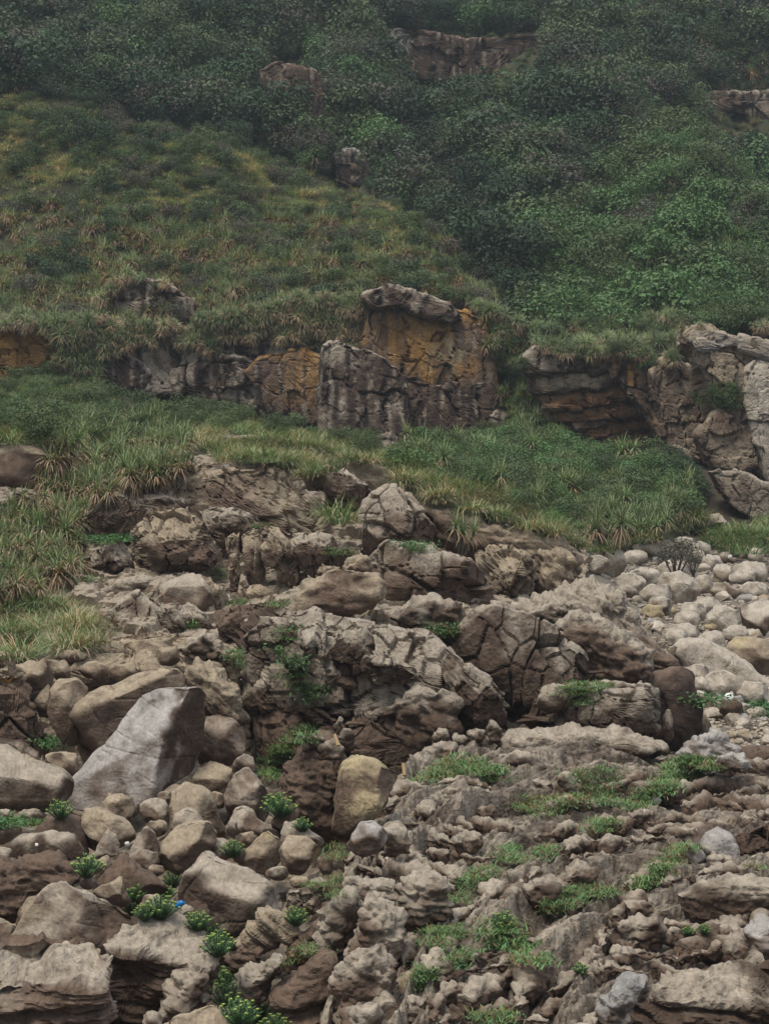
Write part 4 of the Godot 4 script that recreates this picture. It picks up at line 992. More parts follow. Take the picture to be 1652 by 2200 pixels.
func bedrock() -> void:
	var zone_p := pts(BED)
	var x0 := -17.0
	var z0 := -68.0
	var st := 0.085
	var nx := int(25.0 / st)
	var nz := int(47.5 / st)
	var rows := []
	rows.resize(nz)
	var id := WorkerThreadPool.add_group_task(bedrock_row.bind(rows, nx, x0, z0, st, zone_p), nz)
	WorkerThreadPool.wait_for_group_task_completion(id)
	grid_mesh(rows, nx, nz, "bedrock_ground")

func grid_mesh(rows: Array, nx: int, nz: int, called: String) -> void:
	var P := PackedVector3Array()
	var C := PackedColorArray()
	var ok := PackedByteArray()
	for r in rows:
		P.append_array(r[0])
		C.append_array(r[1])
		ok.append_array(r[2])
	var remap := PackedInt32Array()
	remap.resize(P.size())
	var P2 := PackedVector3Array()
	var C2 := PackedColorArray()
	for k in P.size():
		if ok[k]:
			remap[k] = P2.size()
			P2.append(P[k])
			C2.append(C[k])
	var I := PackedInt32Array()
	for j in nz - 1:
		for i in nx - 1:
			var k := j * nx + i
			if ok[k] and ok[k + 1] and ok[k + nx] and ok[k + nx + 1]:
				I.append_array([remap[k], remap[k + 1], remap[k + nx], remap[k + 1], remap[k + nx + 1], remap[k + nx]])
	var me := ArrayMesh.new()
	me.add_surface_from_arrays(Mesh.PRIMITIVE_TRIANGLES, sharp(finish(P2, C2, I, 0, 0)))
	me.surface_set_material(0, mats.rock_rough)
	var o := MeshInstance3D.new()
	o.mesh = me
	o.name = called
	tag(o, "", "", "", "structure")
	add_child(o, true)
	splat(P2, Vector3.ZERO)

# ---------- the weathered platform on the right ----------
func platform_strike(px: float, py: float) -> float:
	var a := 0.0
	var w := 0.0
	for k in [[900, 1760, 10], [1520, 1680, -22], [1560, 2000, -62], [1120, 2120, -56], [800, 2080, -86], [1180, 1860, -46], [1250, 1600, 8], [700, 1950, -80], [1350, 1820, -40], [1000, 1880, 20], [1400, 2150, -50]]:
		var q := 1.0 / (pow(px - k[0], 2) + pow(py - k[1], 2) + 400.0)
		q *= q
		a += q * k[2]
		w += q
	return deg_to_rad(a / w)

# beds of the platform: lines along which one bed crops out, numbered from the lower right
func lay_beds() -> void:
	var p := []
	var n := 0
	for l in ["1250,2200 1330,2100 1480,2040 1652,1960 1800,1900", "1000,2200 1120,2120 1260,2030 1420,1960 1652,1880", "900,2200 960,2090 1080,1990 1240,1900 1420,1830 1652,1770", "830,2200 860,2060 940,1950 1080,1860 1260,1785 1450,1735 1652,1695", "770,2200 790,2050 850,1900 960,1815 1150,1750 1350,1690 1652,1645", "700,2200 715,2050 760,1890 850,1780 1000,1720 1200,1660 1450,1615", "690,1950 770,1800 870,1680 1050,1622 1250,1592"]:
		for q in pts(l):
			var w := at(q.x, q.y, low.along(q.x, q.y, 18.0, 60.0))
			p.append(Vector3(w.x, n * 1.25, w.z))
		n += 1
	# least squares: a cubic surface through the numbered lines
	var m := 10
	var A := []
	for i in m:
		var r := PackedFloat64Array()
		r.resize(m + 1)
		A.append(r)
	for q in p:
		var t := bed_terms(q.x, q.z)
		for i in m:
			for j in m: A[i][j] += t[i] * t[j]
			A[i][m] += t[i] * q.y
	for i in m: A[i][i] += 1e-4
	for c in m:
		var best := c
		for r in range(c + 1, m):
			if absf(A[r][c]) > absf(A[best][c]): best = r
		var sw = A[c]
		A[c] = A[best]
		A[best] = sw
		for r in m:
			if r == c: continue
			var f: float = A[r][c] / A[c][c]
			for k in range(c, m + 1): A[r][k] -= f * A[c][k]
	bed_fit.clear()
	for i in m: bed_fit.append(A[i][m] / A[i][i])
	var worst := 0.0
	for q in p: worst = maxf(worst, absf(bed_number(q.x, q.z) - q.y))
	print("beds off by at most ", worst)

var bed_fit := PackedFloat64Array()
func bed_terms(x: float, z: float) -> PackedFloat64Array:
	var u := (x - 2.5) / 4.0
	var v := (z + 29.0) / 8.0
	return PackedFloat64Array([1.0, u, v, u * u, u * v, v * v, u * u * u, u * u * v, u * v * v, v * v * v])

func bed_number(x: float, z: float) -> float:
	var u := (minf(x, 6.6) - 2.5) / 4.0
	var v := (z + 29.0) / 8.0
	var c := bed_fit
	return c[0] + u * (c[1] + u * (c[3] + u * c[6])) + v * (c[2] + v * (c[5] + v * c[9])) + u * v * (c[4] + u * c[7] + v * c[8])

# height of the ledges at one place: a steep scarp, then a top that dips back
func ledge(x: float, z: float, y: float) -> Vector2:
	var q := Vector3(x, y, z)
	var f := bed_number(x, z) + nf.get_noise_3dv(q * 0.4) * 0.2 + nf.get_noise_3dv(q * 1.6) * 0.06
	var h := 0.0
	var top := 0.0
	for k in 3:
		var sp: float = [1.05, 0.42, 0.17][k]
		var v := f / sp + k * 0.37
		var r := floorf(v)
		var t := v - r
		var a: float = [0.36, 0.22, 0.09][k] * (0.35 + 0.9 * hash01(r * 7.7 + k * 31.0)) * clampf(0.75 + ns.get_noise_3d(x * 0.4 + r * 5.0, k * 9.0, z * 0.4) * 0.7, 0.2, 1.4)
		var up := smoothstep(0.0, 0.16, t)
		h += a * up * (1.0 - 0.75 * maxf(t - 0.16, 0.0) / 0.84)
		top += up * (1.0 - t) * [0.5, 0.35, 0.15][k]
	return Vector2(h, top)

func platform() -> void:
	var t := holder("platform", "rock_platform", "wide weathered rock platform with knobbly ridges and grass at the lower right", "rock platform", at(1150, 2000, 25))
	var zone := pts("884,1628 1075,1588 1300,1575 1450,1598 1610,1625 2300,1625 2300,2500 640,2500 700,2100 716,1960 745,1850 862,1690")
	var x0 := -1.9
	var x1 := 10.6
	var z0 := -39.5
	var z1 := -20.2
	var st := 0.036
	var nx := int((x1 - x0) / st) + 1
	var nz := int((z1 - z0) / st) + 1
	var add := PackedFloat32Array()
	add.resize(nx * nz)
	rng.seed = 5
	for k in 4200:
		var X := rng.randf_range(x0, x1)
		var Z := rng.randf_range(z0, z1)
		var p := to_px(Vector3(X, low.height(X, Z), Z))
		var a := platform_strike(p.x, p.y) + rng.randf_range(-0.3, 0.3)
		var big := rng.randf()
		var ha := lerpf(0.1, 1.1, big * big) * (0.8 + 0.3 * rng.randf())
		var hb := minf(ha * rng.randf_range(0.14, 0.34), 0.2)
		var hh := hb * rng.randf_range(0.8, 1.7) + 0.03
		var ca := cos(a)
		var sa := sin(a)
		var i0 := maxi(int((X - ha - x0) / st), 0)
		var i1 := mini(int((X + ha - x0) / st), nx - 1)
		var j0 := maxi(int((Z - ha - z0) / st), 0)
		var j1 := mini(int((Z + ha - z0) / st), nz - 1)
		for j in range(j0, j1 + 1):
			for i in range(i0, i1 + 1):
				var dx := x0 + i * st - X
				var dz := z0 + j * st - Z
				var u := (dx * ca + dz * sa) / ha
				var v := (-dx * sa + dz * ca) / hb
				var r := u * u * absf(u) + v * v
				if r < 1.0:
					var hgt := hh * pow(1.0 - r, 0.45) * 0.8
					var q := j * nx + i
					if hgt > add[q]: add[q] = hgt
	var rows := []
	rows.resize(nz)
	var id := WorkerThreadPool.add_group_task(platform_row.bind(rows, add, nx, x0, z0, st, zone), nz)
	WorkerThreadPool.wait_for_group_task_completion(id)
	var P := PackedVector3Array()
	var C := PackedColorArray()
	var ok := PackedByteArray()
	for r in rows:
		P.append_array(r[0])
		C.append_array(r[1])
		ok.append_array(r[2])
	var remap := PackedInt32Array()
	remap.resize(P.size())
	var P2 := PackedVector3Array()
	var C2 := PackedColorArray()
	for k in P.size():
		if ok[k]:
			remap[k] = P2.size()
			P2.append(P[k] - t.position)
			C2.append(C[k])
		else: remap[k] = -1
	var I := PackedInt32Array()
	for j in nz - 1:
		for i in nx - 1:
			var k := j * nx + i
			if ok[k] and ok[k + 1] and ok[k + nx] and ok[k + nx + 1]:
				I.append_array([remap[k], remap[k + 1], remap[k + nx], remap[k + 1], remap[k + nx + 1], remap[k + nx]])
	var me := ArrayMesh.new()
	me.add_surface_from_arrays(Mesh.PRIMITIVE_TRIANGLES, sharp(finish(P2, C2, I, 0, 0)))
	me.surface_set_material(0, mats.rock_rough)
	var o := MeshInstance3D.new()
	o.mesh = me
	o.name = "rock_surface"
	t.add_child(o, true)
	splat(P2, t.position)

func platform_row(j: int, rows: Array, add: PackedFloat32Array, nx: int, x0: float, z0: float, st: float, zone: PackedVector2Array) -> void:
	var P := PackedVector3Array()
	var C := PackedColorArray()
	var ok := PackedByteArray()
	var z := z0 + j * st
	for i in nx:
		var x := x0 + i * st
		var y := low.height(x, z)
		var s := to_px(Vector3(x, y, z))
		var inside := Geometry2D.is_point_in_polygon(s, zone)
		ok.append(1 if inside else 0)
		if not inside:
			P.append(Vector3(x, y, z))
			C.append(Color.BLACK)
			continue
		var q := Vector3(x, y, z)
		var wx := nf.get_noise_3dv(q * 1.3) * 0.12
		var wz := nf.get_noise_3dv(q * 1.3 + Vector3(50, 0, 0)) * 0.12
		var ii := clampi(i + int(wx / st), 0, nx - 1)
		var jj := clampi(j + int(wz / st), 0, rows.size() - 1)
		var h := add[jj * nx + ii]
		var big := nf.get_noise_3dv(q * 0.33) * 0.5
		var lg := ledge(x + wx * 0.5, z + wz * 0.5, y)
		h = minf(h, 0.12) * 0.5 + lg.x
		h += big * 0.3
		var kn := relief(KNOBBY, Vector3(x, (y + h) * 1.3, z), 0.2, 0.5, Vector3(0.1, 0.5, 0.2)) * 0.8
		var pit := ns.get_noise_3dv(q * 4.5)
		if pit > 0.45: h -= (pit - 0.45) * 0.3
		P.append(Vector3(x + wx * 0.6, y + h - 0.33 + kn * 0.75, z + wz * 0.6 + kn * 0.62))
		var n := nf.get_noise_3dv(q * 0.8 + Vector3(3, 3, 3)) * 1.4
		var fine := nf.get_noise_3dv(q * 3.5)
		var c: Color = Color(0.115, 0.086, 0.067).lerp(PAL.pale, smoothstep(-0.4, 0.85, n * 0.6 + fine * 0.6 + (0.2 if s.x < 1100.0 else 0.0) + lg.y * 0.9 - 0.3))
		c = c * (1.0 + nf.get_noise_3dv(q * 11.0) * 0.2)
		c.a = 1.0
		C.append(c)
	rows[j] = [P, C, ok]

func platform_ribs() -> void:
	# lesser ribs that follow the bedding
	rng.seed = 8
	var area := pts("884,1628 1075,1588 1300,1575 1450,1598 1610,1625 1800,1625 1900,2300 700,2300 716,1960 745,1850 862,1690")
	var taken := []
	var n := 0
	for tries in 5000:
		if n >= 8: break
		var p := Vector2(rng.randf_range(690, 1850), rng.randf_range(1590, 2280))
		if not Geometry2D.is_point_in_polygon(p, area): continue
		var d := low.along(p.x, p.y, 18.0, 60.0)
		var a := platform_strike(p.x, p.y)
		var c := at(p.x, p.y, d)
		var free := true
		for t in taken:
			var off: Vector3 = c - t[0]
			var across := absf(-off.x * sin(a) + off.z * cos(a))
			var along := absf(off.x * cos(a) + off.z * sin(a))
			if across < 0.17 + t[1] * 1.1 and along < t[2] * 0.8 + 0.25: free = false
		if not free: continue
		var half := 0.3 + 0.9 * pow(rng.randf(), 1.4)
		var r := 0.08 + 0.14 * pow(rng.randf(), 1.8) + half * 0.02
		a += rng.randf_range(-0.16, 0.16)
		taken.append([c, r, half])
		n += 1
		var w := []
		for k in 9:
			var t := (k - 4) / 4.0 * half
			var aa := a + nf.get_noise_2d(c.x * 0.7 + t, c.z * 0.7) * 0.5
			var q := c + Vector3(cos(aa) * t, 0, sin(aa) * t)
			q.y = low.height(q.x, q.z) + r * (0.45 + 0.6 * nf.get_noise_2d(q.x * 1.5, q.z * 1.5))
			w.append(q)
		var style: int = [KNOBBY, JOINTED, KNOBBY, LAYERED, JOINTED][rng.randi() % 5]
		rib("", r / d * F * d / d, {"style": style, "bed": Vector3(1, 1, 1) if style == JOINTED else Vector3(0.15, 0.95, 0.2),"mix": rng.randf_range(-0.9, -0.4), "cs": rng.randf_range(0.13, 0.26) * (1.7 if style == JOINTED else 1.0), "amp": rng.randf_range(0.5, 0.95), "up": 1.2, "col": "pale/brown", "world": w})
	for l in ["940,1684 1000,1680 1060,1698|8", "960,1705 1010,1702 1063,1707|10", "838,1708 880,1694 918,1692|13", "824,1738 855,1722 886,1718|14", "890,1722 930,1724 970,1728|7", "864,1748 895,1742 928,1750|10", "908,1738 960,1738 1010,1738 1056,1748|10", "862,1768 910,1772 960,1782 996,1794|14", "944,1766 985,1763 1016,1778|12", "880,1804 930,1806 980,1812 1018,1804|17", "836,1786 842,1812 832,1836|18", "1020,1768 1060,1778 1096,1782|10", "918,1830 960,1838|8", "972,1838 1020,1844 1060,1844|9", "834,1850 870,1844 906,1856|15", "888,1860 930,1864 972,1874 986,1888|16", "745,1852 790,1834 824,1852|16", "738,1888 770,1866 820,1880|18", "828,1886 880,1880 930,1894 962,1914|18"]:
		var c := (l as String).split("|")
		rib(c[0], c[1].to_float(), {"mix": -0.4, "up": 1.15, "amp": 1.35, "bed": Vector3(0.1, 0.9, 0.2), "col": "pale/brown"})
	for l in ["1440,1684 1490,1668 1560,1658 1660,1648|13", "1430,1706 1470,1694 1540,1693 1640,1692|13", "1455,1722 1520,1712 1580,1704 1670,1692|9", "1470,1734 1530,1728 1592,1738|15", "1560,1718 1610,1728 1670,1738|15", "1330,1774 1360,1754 1396,1748|14", "1394,1770 1450,1764 1512,1774|12", "1596,1764 1640,1754 1700,1748|10", "1228,1850 1270,1838 1332,1850|14", "1256,1798 1286,1780 1306,1766|13", "1300,1818 1370,1802 1424,1802|13", "1436,1794 1492,1788|9", "1210,1836 1240,1812 1292,1806|13", "1150,1800 1200,1788 1236,1776|9", "1180,1740 1236,1728 1280,1736|11", "1300,1690 1340,1680 1380,1668|10", "1420,1898 1480,1884 1540,1874 1660,1872|13", "1350,1902 1380,1888 1410,1872|13", "1350,1954 1392,1948|14", "1322,1968 1340,1946 1376,1924|12", "1160,1936 1204,1894 1262,1868|24", "1340,2038 1400,2014 1480,2004 1566,2008|13", "1318,2054 1380,2048 1452,2054|14", "1456,2064 1520,2044 1566,2034|14", "1258,2100 1310,2080 1384,2090|15", "1180,2130 1230,2110 1262,2100|12", "1165,2180 1200,2160 1240,2150|12", "1410,2076 1460,2090 1520,2092|11", "1400,1990 1450,1985 1490,1990|10", "1540,2020 1580,1990 1620,1950|15", "1570,2050 1600,2010 1650,1970|16"]:
		var c := (l as String).split("|")
		rib(c[0], c[1].to_float(), {"mix": -0.6, "up": 1.15, "amp": 1.35, "cs": 0.18, "col": "pale/brown"})
	for l in ["1008,1954 1050,1920 1080,1893|17", "1096,1950 1116,1906 1152,1874|18", "866,2084 882,2014 908,1978|17", "950,2024 975,1984 986,1968|15", "930,2096 946,2054 976,2038|21", "1000,2064 1050,2049 1096,2049|14", "945,2109 990,2089 1050,2079 1092,2069|15", "930,2190 950,2138 1000,2120|20", "1000,2152 1050,2121 1102,2096|20", "1110,2160 1126,2116 1154,2090|20", "945,2200 985,2176|14", "1290,1984 1288,2040|17", "1278,2044 1262,2084|18", "1215,1946 1240,1940|20", "1020,2190 1070,2170 1100,2160|14", "1060,2210 1120,2190 1170,2196|16", "905,1990 920,1965 926,1950|12"]:
		var c := (l as String).split("|")
		rib(c[0], c[1].to_float(), {"mix": -0.5, "up": 1.15, "amp": 1.35, "cs": 0.2, "col": "pale/brown"})
	var i := "platform"
	R("rock_column", "", "", 24.7, KNOBBY, "pale/umber", "676,2066 688,1980 700,1938 728,1913 762,1908 778,1940 764,2002 748,2056 710,2080", {"in": i, "cs": 0.26, "mix": -0.05, "up": 0.9})
	R("rock_column", "", "", 24.2, KNOBBY, "pale/brown", "733,2090 758,1980 773,1930 800,1918 832,1928 862,1970 868,2002 858,2066 852,2110 800,2120", {"in": i, "cs": 0.26, "up": 0.9})
	R("rock_column", "", "", 23.2, KNOBBY, "pale/brown", "702,2250 710,2100 735,2068 770,2028 812,2018 842,2050 854,2064 854,2116 844,2150 814,2176 794,2215 785,2250", {"in": i, "cs": 0.26, "up": 0.9})
	R("rock_lump", "", "", 25.3, KNOBBY, "pale/brown", "726,1906 750,1878 800,1888 852,1903 860,1936 800,1936 745,1952", {"in": i, "cs": 0.25, "mix": 0.15})
	R("rock_lump", "", "", 25.2, KNOBBY, "pale/umber", "857,1962 866,1905 890,1879 942,1884 968,1905 974,1942 958,1972 900,1986 868,1992", {"in": i, "cs": 0.28, "bed": Vector3(0.1, 1.5, 0.2)})
	R("rock_lump", "smooth grey lump", "", 27.4, SMOOTH, "grey/brown", "746,1826 755,1790 775,1764 802,1762 818,1775 834,1792 828,1832 780,1840", {"in": i})
	R("rock_lump", "", "", 28.0, KNOBBY, "pale/brown", "820,1834 826,1788 850,1776 876,1790 880,1830 850,1846", {"in": i})
	R("rock_crest", "", "", 37.2, KNOBBY, "pale/umber", "1072,1596 1100,1569 1160,1561 1250,1559 1330,1569 1400,1588 1446,1606 1400,1622 1330,1634 1250,1640 1180,1636 1110,1634 1072,1616", {"in": i, "cs": 0.34, "up": 0.9, "tk": 2.2})
	R("hollow_rock", "round rock with a hole through it like an eye socket", "", 34.6, KNOBBY, "pale/umber", "1068,1654 1072,1624 1090,1612 1122,1611 1148,1625 1164,1652 1152,1674 1110,1682 1078,1678", {"in": i, "cs": 0.5, "amp": 0.7})
	R("rock_lump", "", "", 33.0, KNOBBY, "pale/umber", "1138,1704 1144,1676 1160,1667 1184,1680 1190,1704 1160,1714", {"in": i, "cs": 0.3})
	R("rock_lump", "", "", 33.0, KNOBBY, "pale/umber", "1194,1706 1198,1670 1214,1662 1242,1684 1250,1708 1220,1716", {"in": i, "cs": 0.3})
	R("rock_dome", "", "", 34.8, KNOBBY, "grey/brown", "1450,1626 1488,1585 1530,1569 1562,1574 1584,1600 1596,1640 1560,1652 1480,1642", {"in": i, "cs": 0.34, "mix": 0.05})
	R("rock_lump", "", "", 33.9, KNOBBY, "grey/brown", "1526,1644 1540,1618 1570,1616 1600,1634 1622,1652 1580,1662", {"in": i, "cs": 0.25, "mix": 0.05})
	R("rock_lump", "", "", 36.4, KNOBBY, "pale/brown", "884,1640 900,1606 950,1590 980,1606 970,1640 930,1660 890,1668", {"in": i, "cs": 0.3})
	R("rock_dome", "smooth pale dome", "", 29.4, SMOOTH, "grey/brown", "1501,1816 1513,1784 1540,1773 1568,1790 1584,1825 1594,1866 1560,1870 1518,1848", {"in": i, "mix": 0.1, "auto": false})
	R("rock_lump", "smooth pale stone", "", 28.7, SMOOTH, "grey/brown", "1473,1832 1484,1811 1506,1824 1518,1846 1514,1866 1480,1866", {"in": i, "mix": 0.2})
	R("rock_lump", "", "", 28.6, KNOBBY, "pale/brown", "1510,1850 1530,1828 1570,1850 1590,1880 1540,1884", {"in": i})
	R("rock_dome", "broad pitted dome", "", 25.7, KNOBBY, "pale/umber", "1444,1918 1500,1889 1560,1878 1622,1884 1690,1900 1680,1950 1610,1986 1540,2006 1474,1986", {"in": i, "cs": 0.2, "amp": 0.7, "bed": Vector3(0.05, 1.3, 0.2), "mix": -0.1})
	R("rock_block", "", "", 24.9, KNOBBY, "pale/umber", "1306,2046 1312,1976 1350,1962 1412,1968 1430,2010 1390,2044 1340,2060", {"in": i, "cs": 0.25, "mix": -0.3})
	R("rock_lump", "", "", 26.0, KNOBBY, "pale/umber", "1114,1970 1120,1908 1140,1884 1168,1880 1192,1908 1200,1944 1154,1975", {"in": i, "cs": 0.4, "mix": -0.15})
	R("rock_lump", "blue grey pitted lump", "", 22.7, KNOBBY, "bluegrey/umber", "1256,2230 1288,2140 1320,2114 1362,2094 1388,2104 1390,2134 1376,2186 1360,2230", {"in": i, "cs": 0.3, "mix": 0.2, "amp": 0.8})
	R("rock_lump", "pale grey lump with curved layers at the right edge", "", 23.4, LAYERED, "grey/brown", "1608,2004 1640,1978 1690,1970 1700,2066 1640,2064 1618,2034", {"in": i, "cs": 0.2})
	R("rock_lump", "smooth tan stone between the columns", "", 23.7, SMOOTH, "tan/brown", "834,2140 848,2106 880,2089 908,2094 900,2136 862,2164", {"in": i})
	R("rock_lump", "", "", 22.9, KNOBBY, "pale/brown", "862,2200 868,2150 890,2134 916,2150 920,2190 890,2206", {"in": i, "cs": 0.24})
	R("rock_lump", "", "", 22.9, KNOBBY, "pale/brown", "800,2190 802,2150 826,2138 850,2156 852,2190 826,2200", {"in": i, "cs": 0.24})
	R("rock_lump", "", "", 22.3, KNOBBY, "pale/brown", "748,2230 762,2180 790,2164 816,2180 812,2240", {"in": i, "cs": 0.24})
	R("rock_slab", "worn brown slab", "", 22.6, LAYERED, "pale/umber", "1376,2130 1440,2098 1540,2088 1640,2084 1740,2100 1740,2270 1330,2270 1350,2180", {"in": i, "cs": 0.14, "amp": 2.3, "e": 0.8, "mix": -0.45, "f": [[1520, 2130, 0.6, 0.05, 0.9, 0.42]]})
	R("rock_wall", "dark recess wall", "", 29.6, JOINTED, "brown/umber", "1584,1860 1590,1790 1640,1770 1720,1770 1720,1870 1640,1876", {"in": i, "mix": -0.2, "f": [[1620, 1820, 0.3, 0.1, 0.1, 0.99]]})

# ---------- plants ----------
class Leafy:
	var V := PackedVector3Array()
	var N := PackedVector3Array()
	var C := PackedColorArray()
	var I := PackedInt32Array()
	var r := RandomNumberGenerator.new()
	func strap(base: Vector3, dir: Vector3, length: float, width: float, droop: float, seg: int, a: Color, b: Color) -> void:
		var d := dir.normalized()
		var p := base
		var side := d.cross(Vector3.UP)
		side = side.normalized() if side.length() > 0.05 else Vector3(1, 0, 0).rotated(Vector3.UP, r.randf() * TAU)
		var first := V.size()
		for k in seg + 1:
			var t := float(k) / seg
			var w := width * (1.0 - pow(t, 2.2)) * (0.75 + 0.5 * minf(t * 3.0, 0.5)) + 0.002
			var n := d.cross(side).normalized()
			V.append(p - side * w * 0.5)
			V.append(p + side * w * 0.5)
			N.append(n)
			N.append(n)
			var c := a.lerp(b, t)
			C.append(c)
			C.append(c)
			p += d * (length / seg)
			d = (d + Vector3.DOWN * droop / seg).normalized()
		for k in seg:
			var q := first + k * 2
			I.append_array([q, q + 1, q + 2, q + 1, q + 3, q + 2])
	func leaf(p: Vector3, n: Vector3, size: float, c: Color) -> void:
		var u := n.cross(Vector3(r.randf() - 0.5, r.randf() - 0.5, r.randf() - 0.5)).normalized()
		var v := n.cross(u).normalized()
		var f := V.size()
		V.append_array([p - u * size, p + v * size * 0.48 + n * size * 0.12, p + u * size, p - v * size * 0.48 + n * size * 0.12])
		N.append_array([n, n, n, n])
		C.append_array([c, c, c, c])
		I.append_array([f, f + 1, f + 2, f, f + 2, f + 3])
	func tube(a: Vector3, b: Vector3, ra: float, rb: float, c: Color) -> void:
		var d := (b - a).normalized()
		var s := d.cross(Vector3(0.31, 0.2, 0.9)).normalized()
		var t := d.cross(s)
		var f := V.size()
		for k in 4:
			var n := s * cos(TAU * k / 4) + t * sin(TAU * k / 4)
			V.append_array([a + n * ra, b + n * rb])
			N.append_array([n, n])
			C.append_array([c, c])
		for k in 4:
			var q := f + k * 2
			var w := f + (k + 1) % 4 * 2
			I.append_array([q, q + 1, w, w, q + 1, w + 1])
	func mesh(m: Material) -> ArrayMesh:
		var arr := []
		arr.resize(Mesh.ARRAY_MAX)
		arr[Mesh.ARRAY_VERTEX] = V
		arr[Mesh.ARRAY_NORMAL] = N
		arr[Mesh.ARRAY_COLOR] = C
		arr[Mesh.ARRAY_INDEX] = I
		var me := ArrayMesh.new()
		me.add_surface_from_arrays(Mesh.PRIMITIVE_TRIANGLES, arr)
		me.surface_set_material(0, m)
		return me

var kinds := {}

func vary(r: RandomNumberGenerator, c: Color, by: float) -> Color:
	var k := 1.0 + r.randf_range(-by, by)
	return Color(c.r * k * (1.0 + r.randf_range(-0.12, 0.18)), c.g * k, c.b * k)

const GREEN := Color(0.13, 0.19, 0.085)
const DEEP := Color(0.042, 0.074, 0.042)
const FRESH := Color(0.215, 0.29, 0.135)
const STRAW := Color(0.46, 0.37, 0.24)
const DRY := Color(0.31, 0.21, 0.138)
const TWIG := Color(0.12, 0.105, 0.09)

func pandanus(v: int, dead: float) -> Leafy:
	var L := Leafy.new()
	L.r.seed = 900 + v
	var heads := 3 + v % 2
	for h in heads:
		var top := Vector3(L.r.randf_range(-0.45, 0.45), L.r.randf_range(0.35, 0.8), L.r.randf_range(-0.45, 0.45))
		L.tube(Vector3(top.x * 0.3, -0.2, top.z * 0.3), top, 0.05, 0.04, TWIG)
		var fresh := 34 if dead < 1.0 else 15
		for k in fresh:
			var az := k * 2.399 + L.r.randf() * 0.5
			var age := k / float(fresh)
			var el := lerpf(1.35, -0.15, age) + L.r.randf_range(-0.15, 0.15)
			var d := Vector3(cos(az) * cos(el), sin(el), sin(az) * cos(el))
			var g := vary(L.r, GREEN.lerp(FRESH, L.r.randf() * 0.5), 0.25)
			L.strap(top, d, L.r.randf_range(0.5, 0.82), 0.042, lerpf(0.5, 1.5, age), 4, g, g.lerp(STRAW, 0.25))
		for k in int(30 * dead):
			var az := k * 2.399
			var el := L.r.randf_range(-0.9, 0.1 if dead < 1.0 else 0.9)
			var d := Vector3(cos(az) * cos(el), sin(el), sin(az) * cos(el))
			var c := vary(L.r, DRY.lerp(STRAW, L.r.randf() * 0.7), 0.25)
			L.strap(top - Vector3(0, 0.08, 0), d, L.r.randf_range(0.45, 0.8), 0.042, 1.4, 3, c, c * 1.15)
	return L

func tuft(v: int, dry: float) -> Leafy:
	var L := Leafy.new()
	L.r.seed = 300 + v
	for k in 150:
		var az := L.r.randf() * TAU
		var rad := sqrt(L.r.randf()) * 0.42
		var b := Vector3(cos(az) * rad, -0.05, sin(az) * rad)
		var el := L.r.randf_range(0.25, 1.25)
		var az2 := az + L.r.randf_range(-0.8, 0.8)
		var d := Vector3(cos(az2) * cos(el), sin(el), sin(az2) * cos(el))
		var c := vary(L.r, GREEN.lerp(FRESH, L.r.randf() * 0.8), 0.3) if L.r.randf() > dry else vary(L.r, STRAW.lerp(DRY, L.r.randf() * 0.5), 0.25)
		L.strap(b, d, L.r.randf_range(0.3, 0.9), 0.021, L.r.randf_range(0.7, 2.2), 3, c * 0.9, c * 1.15)
	return L

func shrub(v: int, c0: Color, c1: Color, leaf: float, count: int) -> Array:
	var L := Leafy.new()
	L.r.seed = 500 + v
	var W := Leafy.new()
	W.r.seed = 700 + v
	var lumps := []
	for k in 9:
		var az := k * 2.4
		var p := Vector3(cos(az) * 0.5 * sqrt(k / 9.0) * 1.15, 0.45 + L.r.randf_range(-0.15, 0.32), sin(az) * 0.5 * sqrt(k / 9.0) * 1.15)
		lumps.append([p, L.r.randf_range(0.24, 0.4)])
		W.tube(Vector3(0, -0.3, 0), p, 0.035, 0.012, TWIG * 0.8)
	for k in count:
		var l: Array = lumps[L.r.randi() % lumps.size()]
		var n := Vector3(L.r.randfn(), L.r.randfn() + 0.35, L.r.randfn()).normalized()
		var p: Vector3 = l[0] + n * l[1] * pow(L.r.randf(), 0.25)
		var c := vary(L.r, c0.lerp(c1, L.r.randf()), 0.3)
		L.leaf(p, (n + Vector3(L.r.randfn(), L.r.randfn(), L.r.randfn()) * 0.5 + Vector3(0, 0.4, 0)).normalized(), leaf * L.r.randf_range(0.6, 1.3), c)
	return [L, W]

func bare_shrub(v: int) -> Leafy:
	var L := Leafy.new()
	L.r.seed = 40 + v
	for k in 26:
		var az := L.r.randf() * TAU
		var el := L.r.randf_range(0.6, 1.4)
		var d := Vector3(cos(az) * cos(el), sin(el), sin(az) * cos(el))
		var a := Vector3(0, -0.1, 0)
		var b := a + d * L.r.randf_range(0.5, 0.8)
		var c := vary(L.r, TWIG * 1.3, 0.2)
		L.tube(a, b, 0.018, 0.012, c)
		for m in 6:
			var s := a.lerp(b, L.r.randf_range(0.4, 1.0))
			var e := s + (d + Vector3(L.r.randfn(), L.r.randf() + 0.3, L.r.randfn()) * 0.45).normalized() * L.r.randf_range(0.25, 0.5)
			L.tube(s, e, 0.011, 0.005, c)
			if L.r.randf() < 0.5: L.leaf(e, d, 0.05, vary(L.r, DEEP.lerp(TWIG, 0.6), 0.3))
	return L

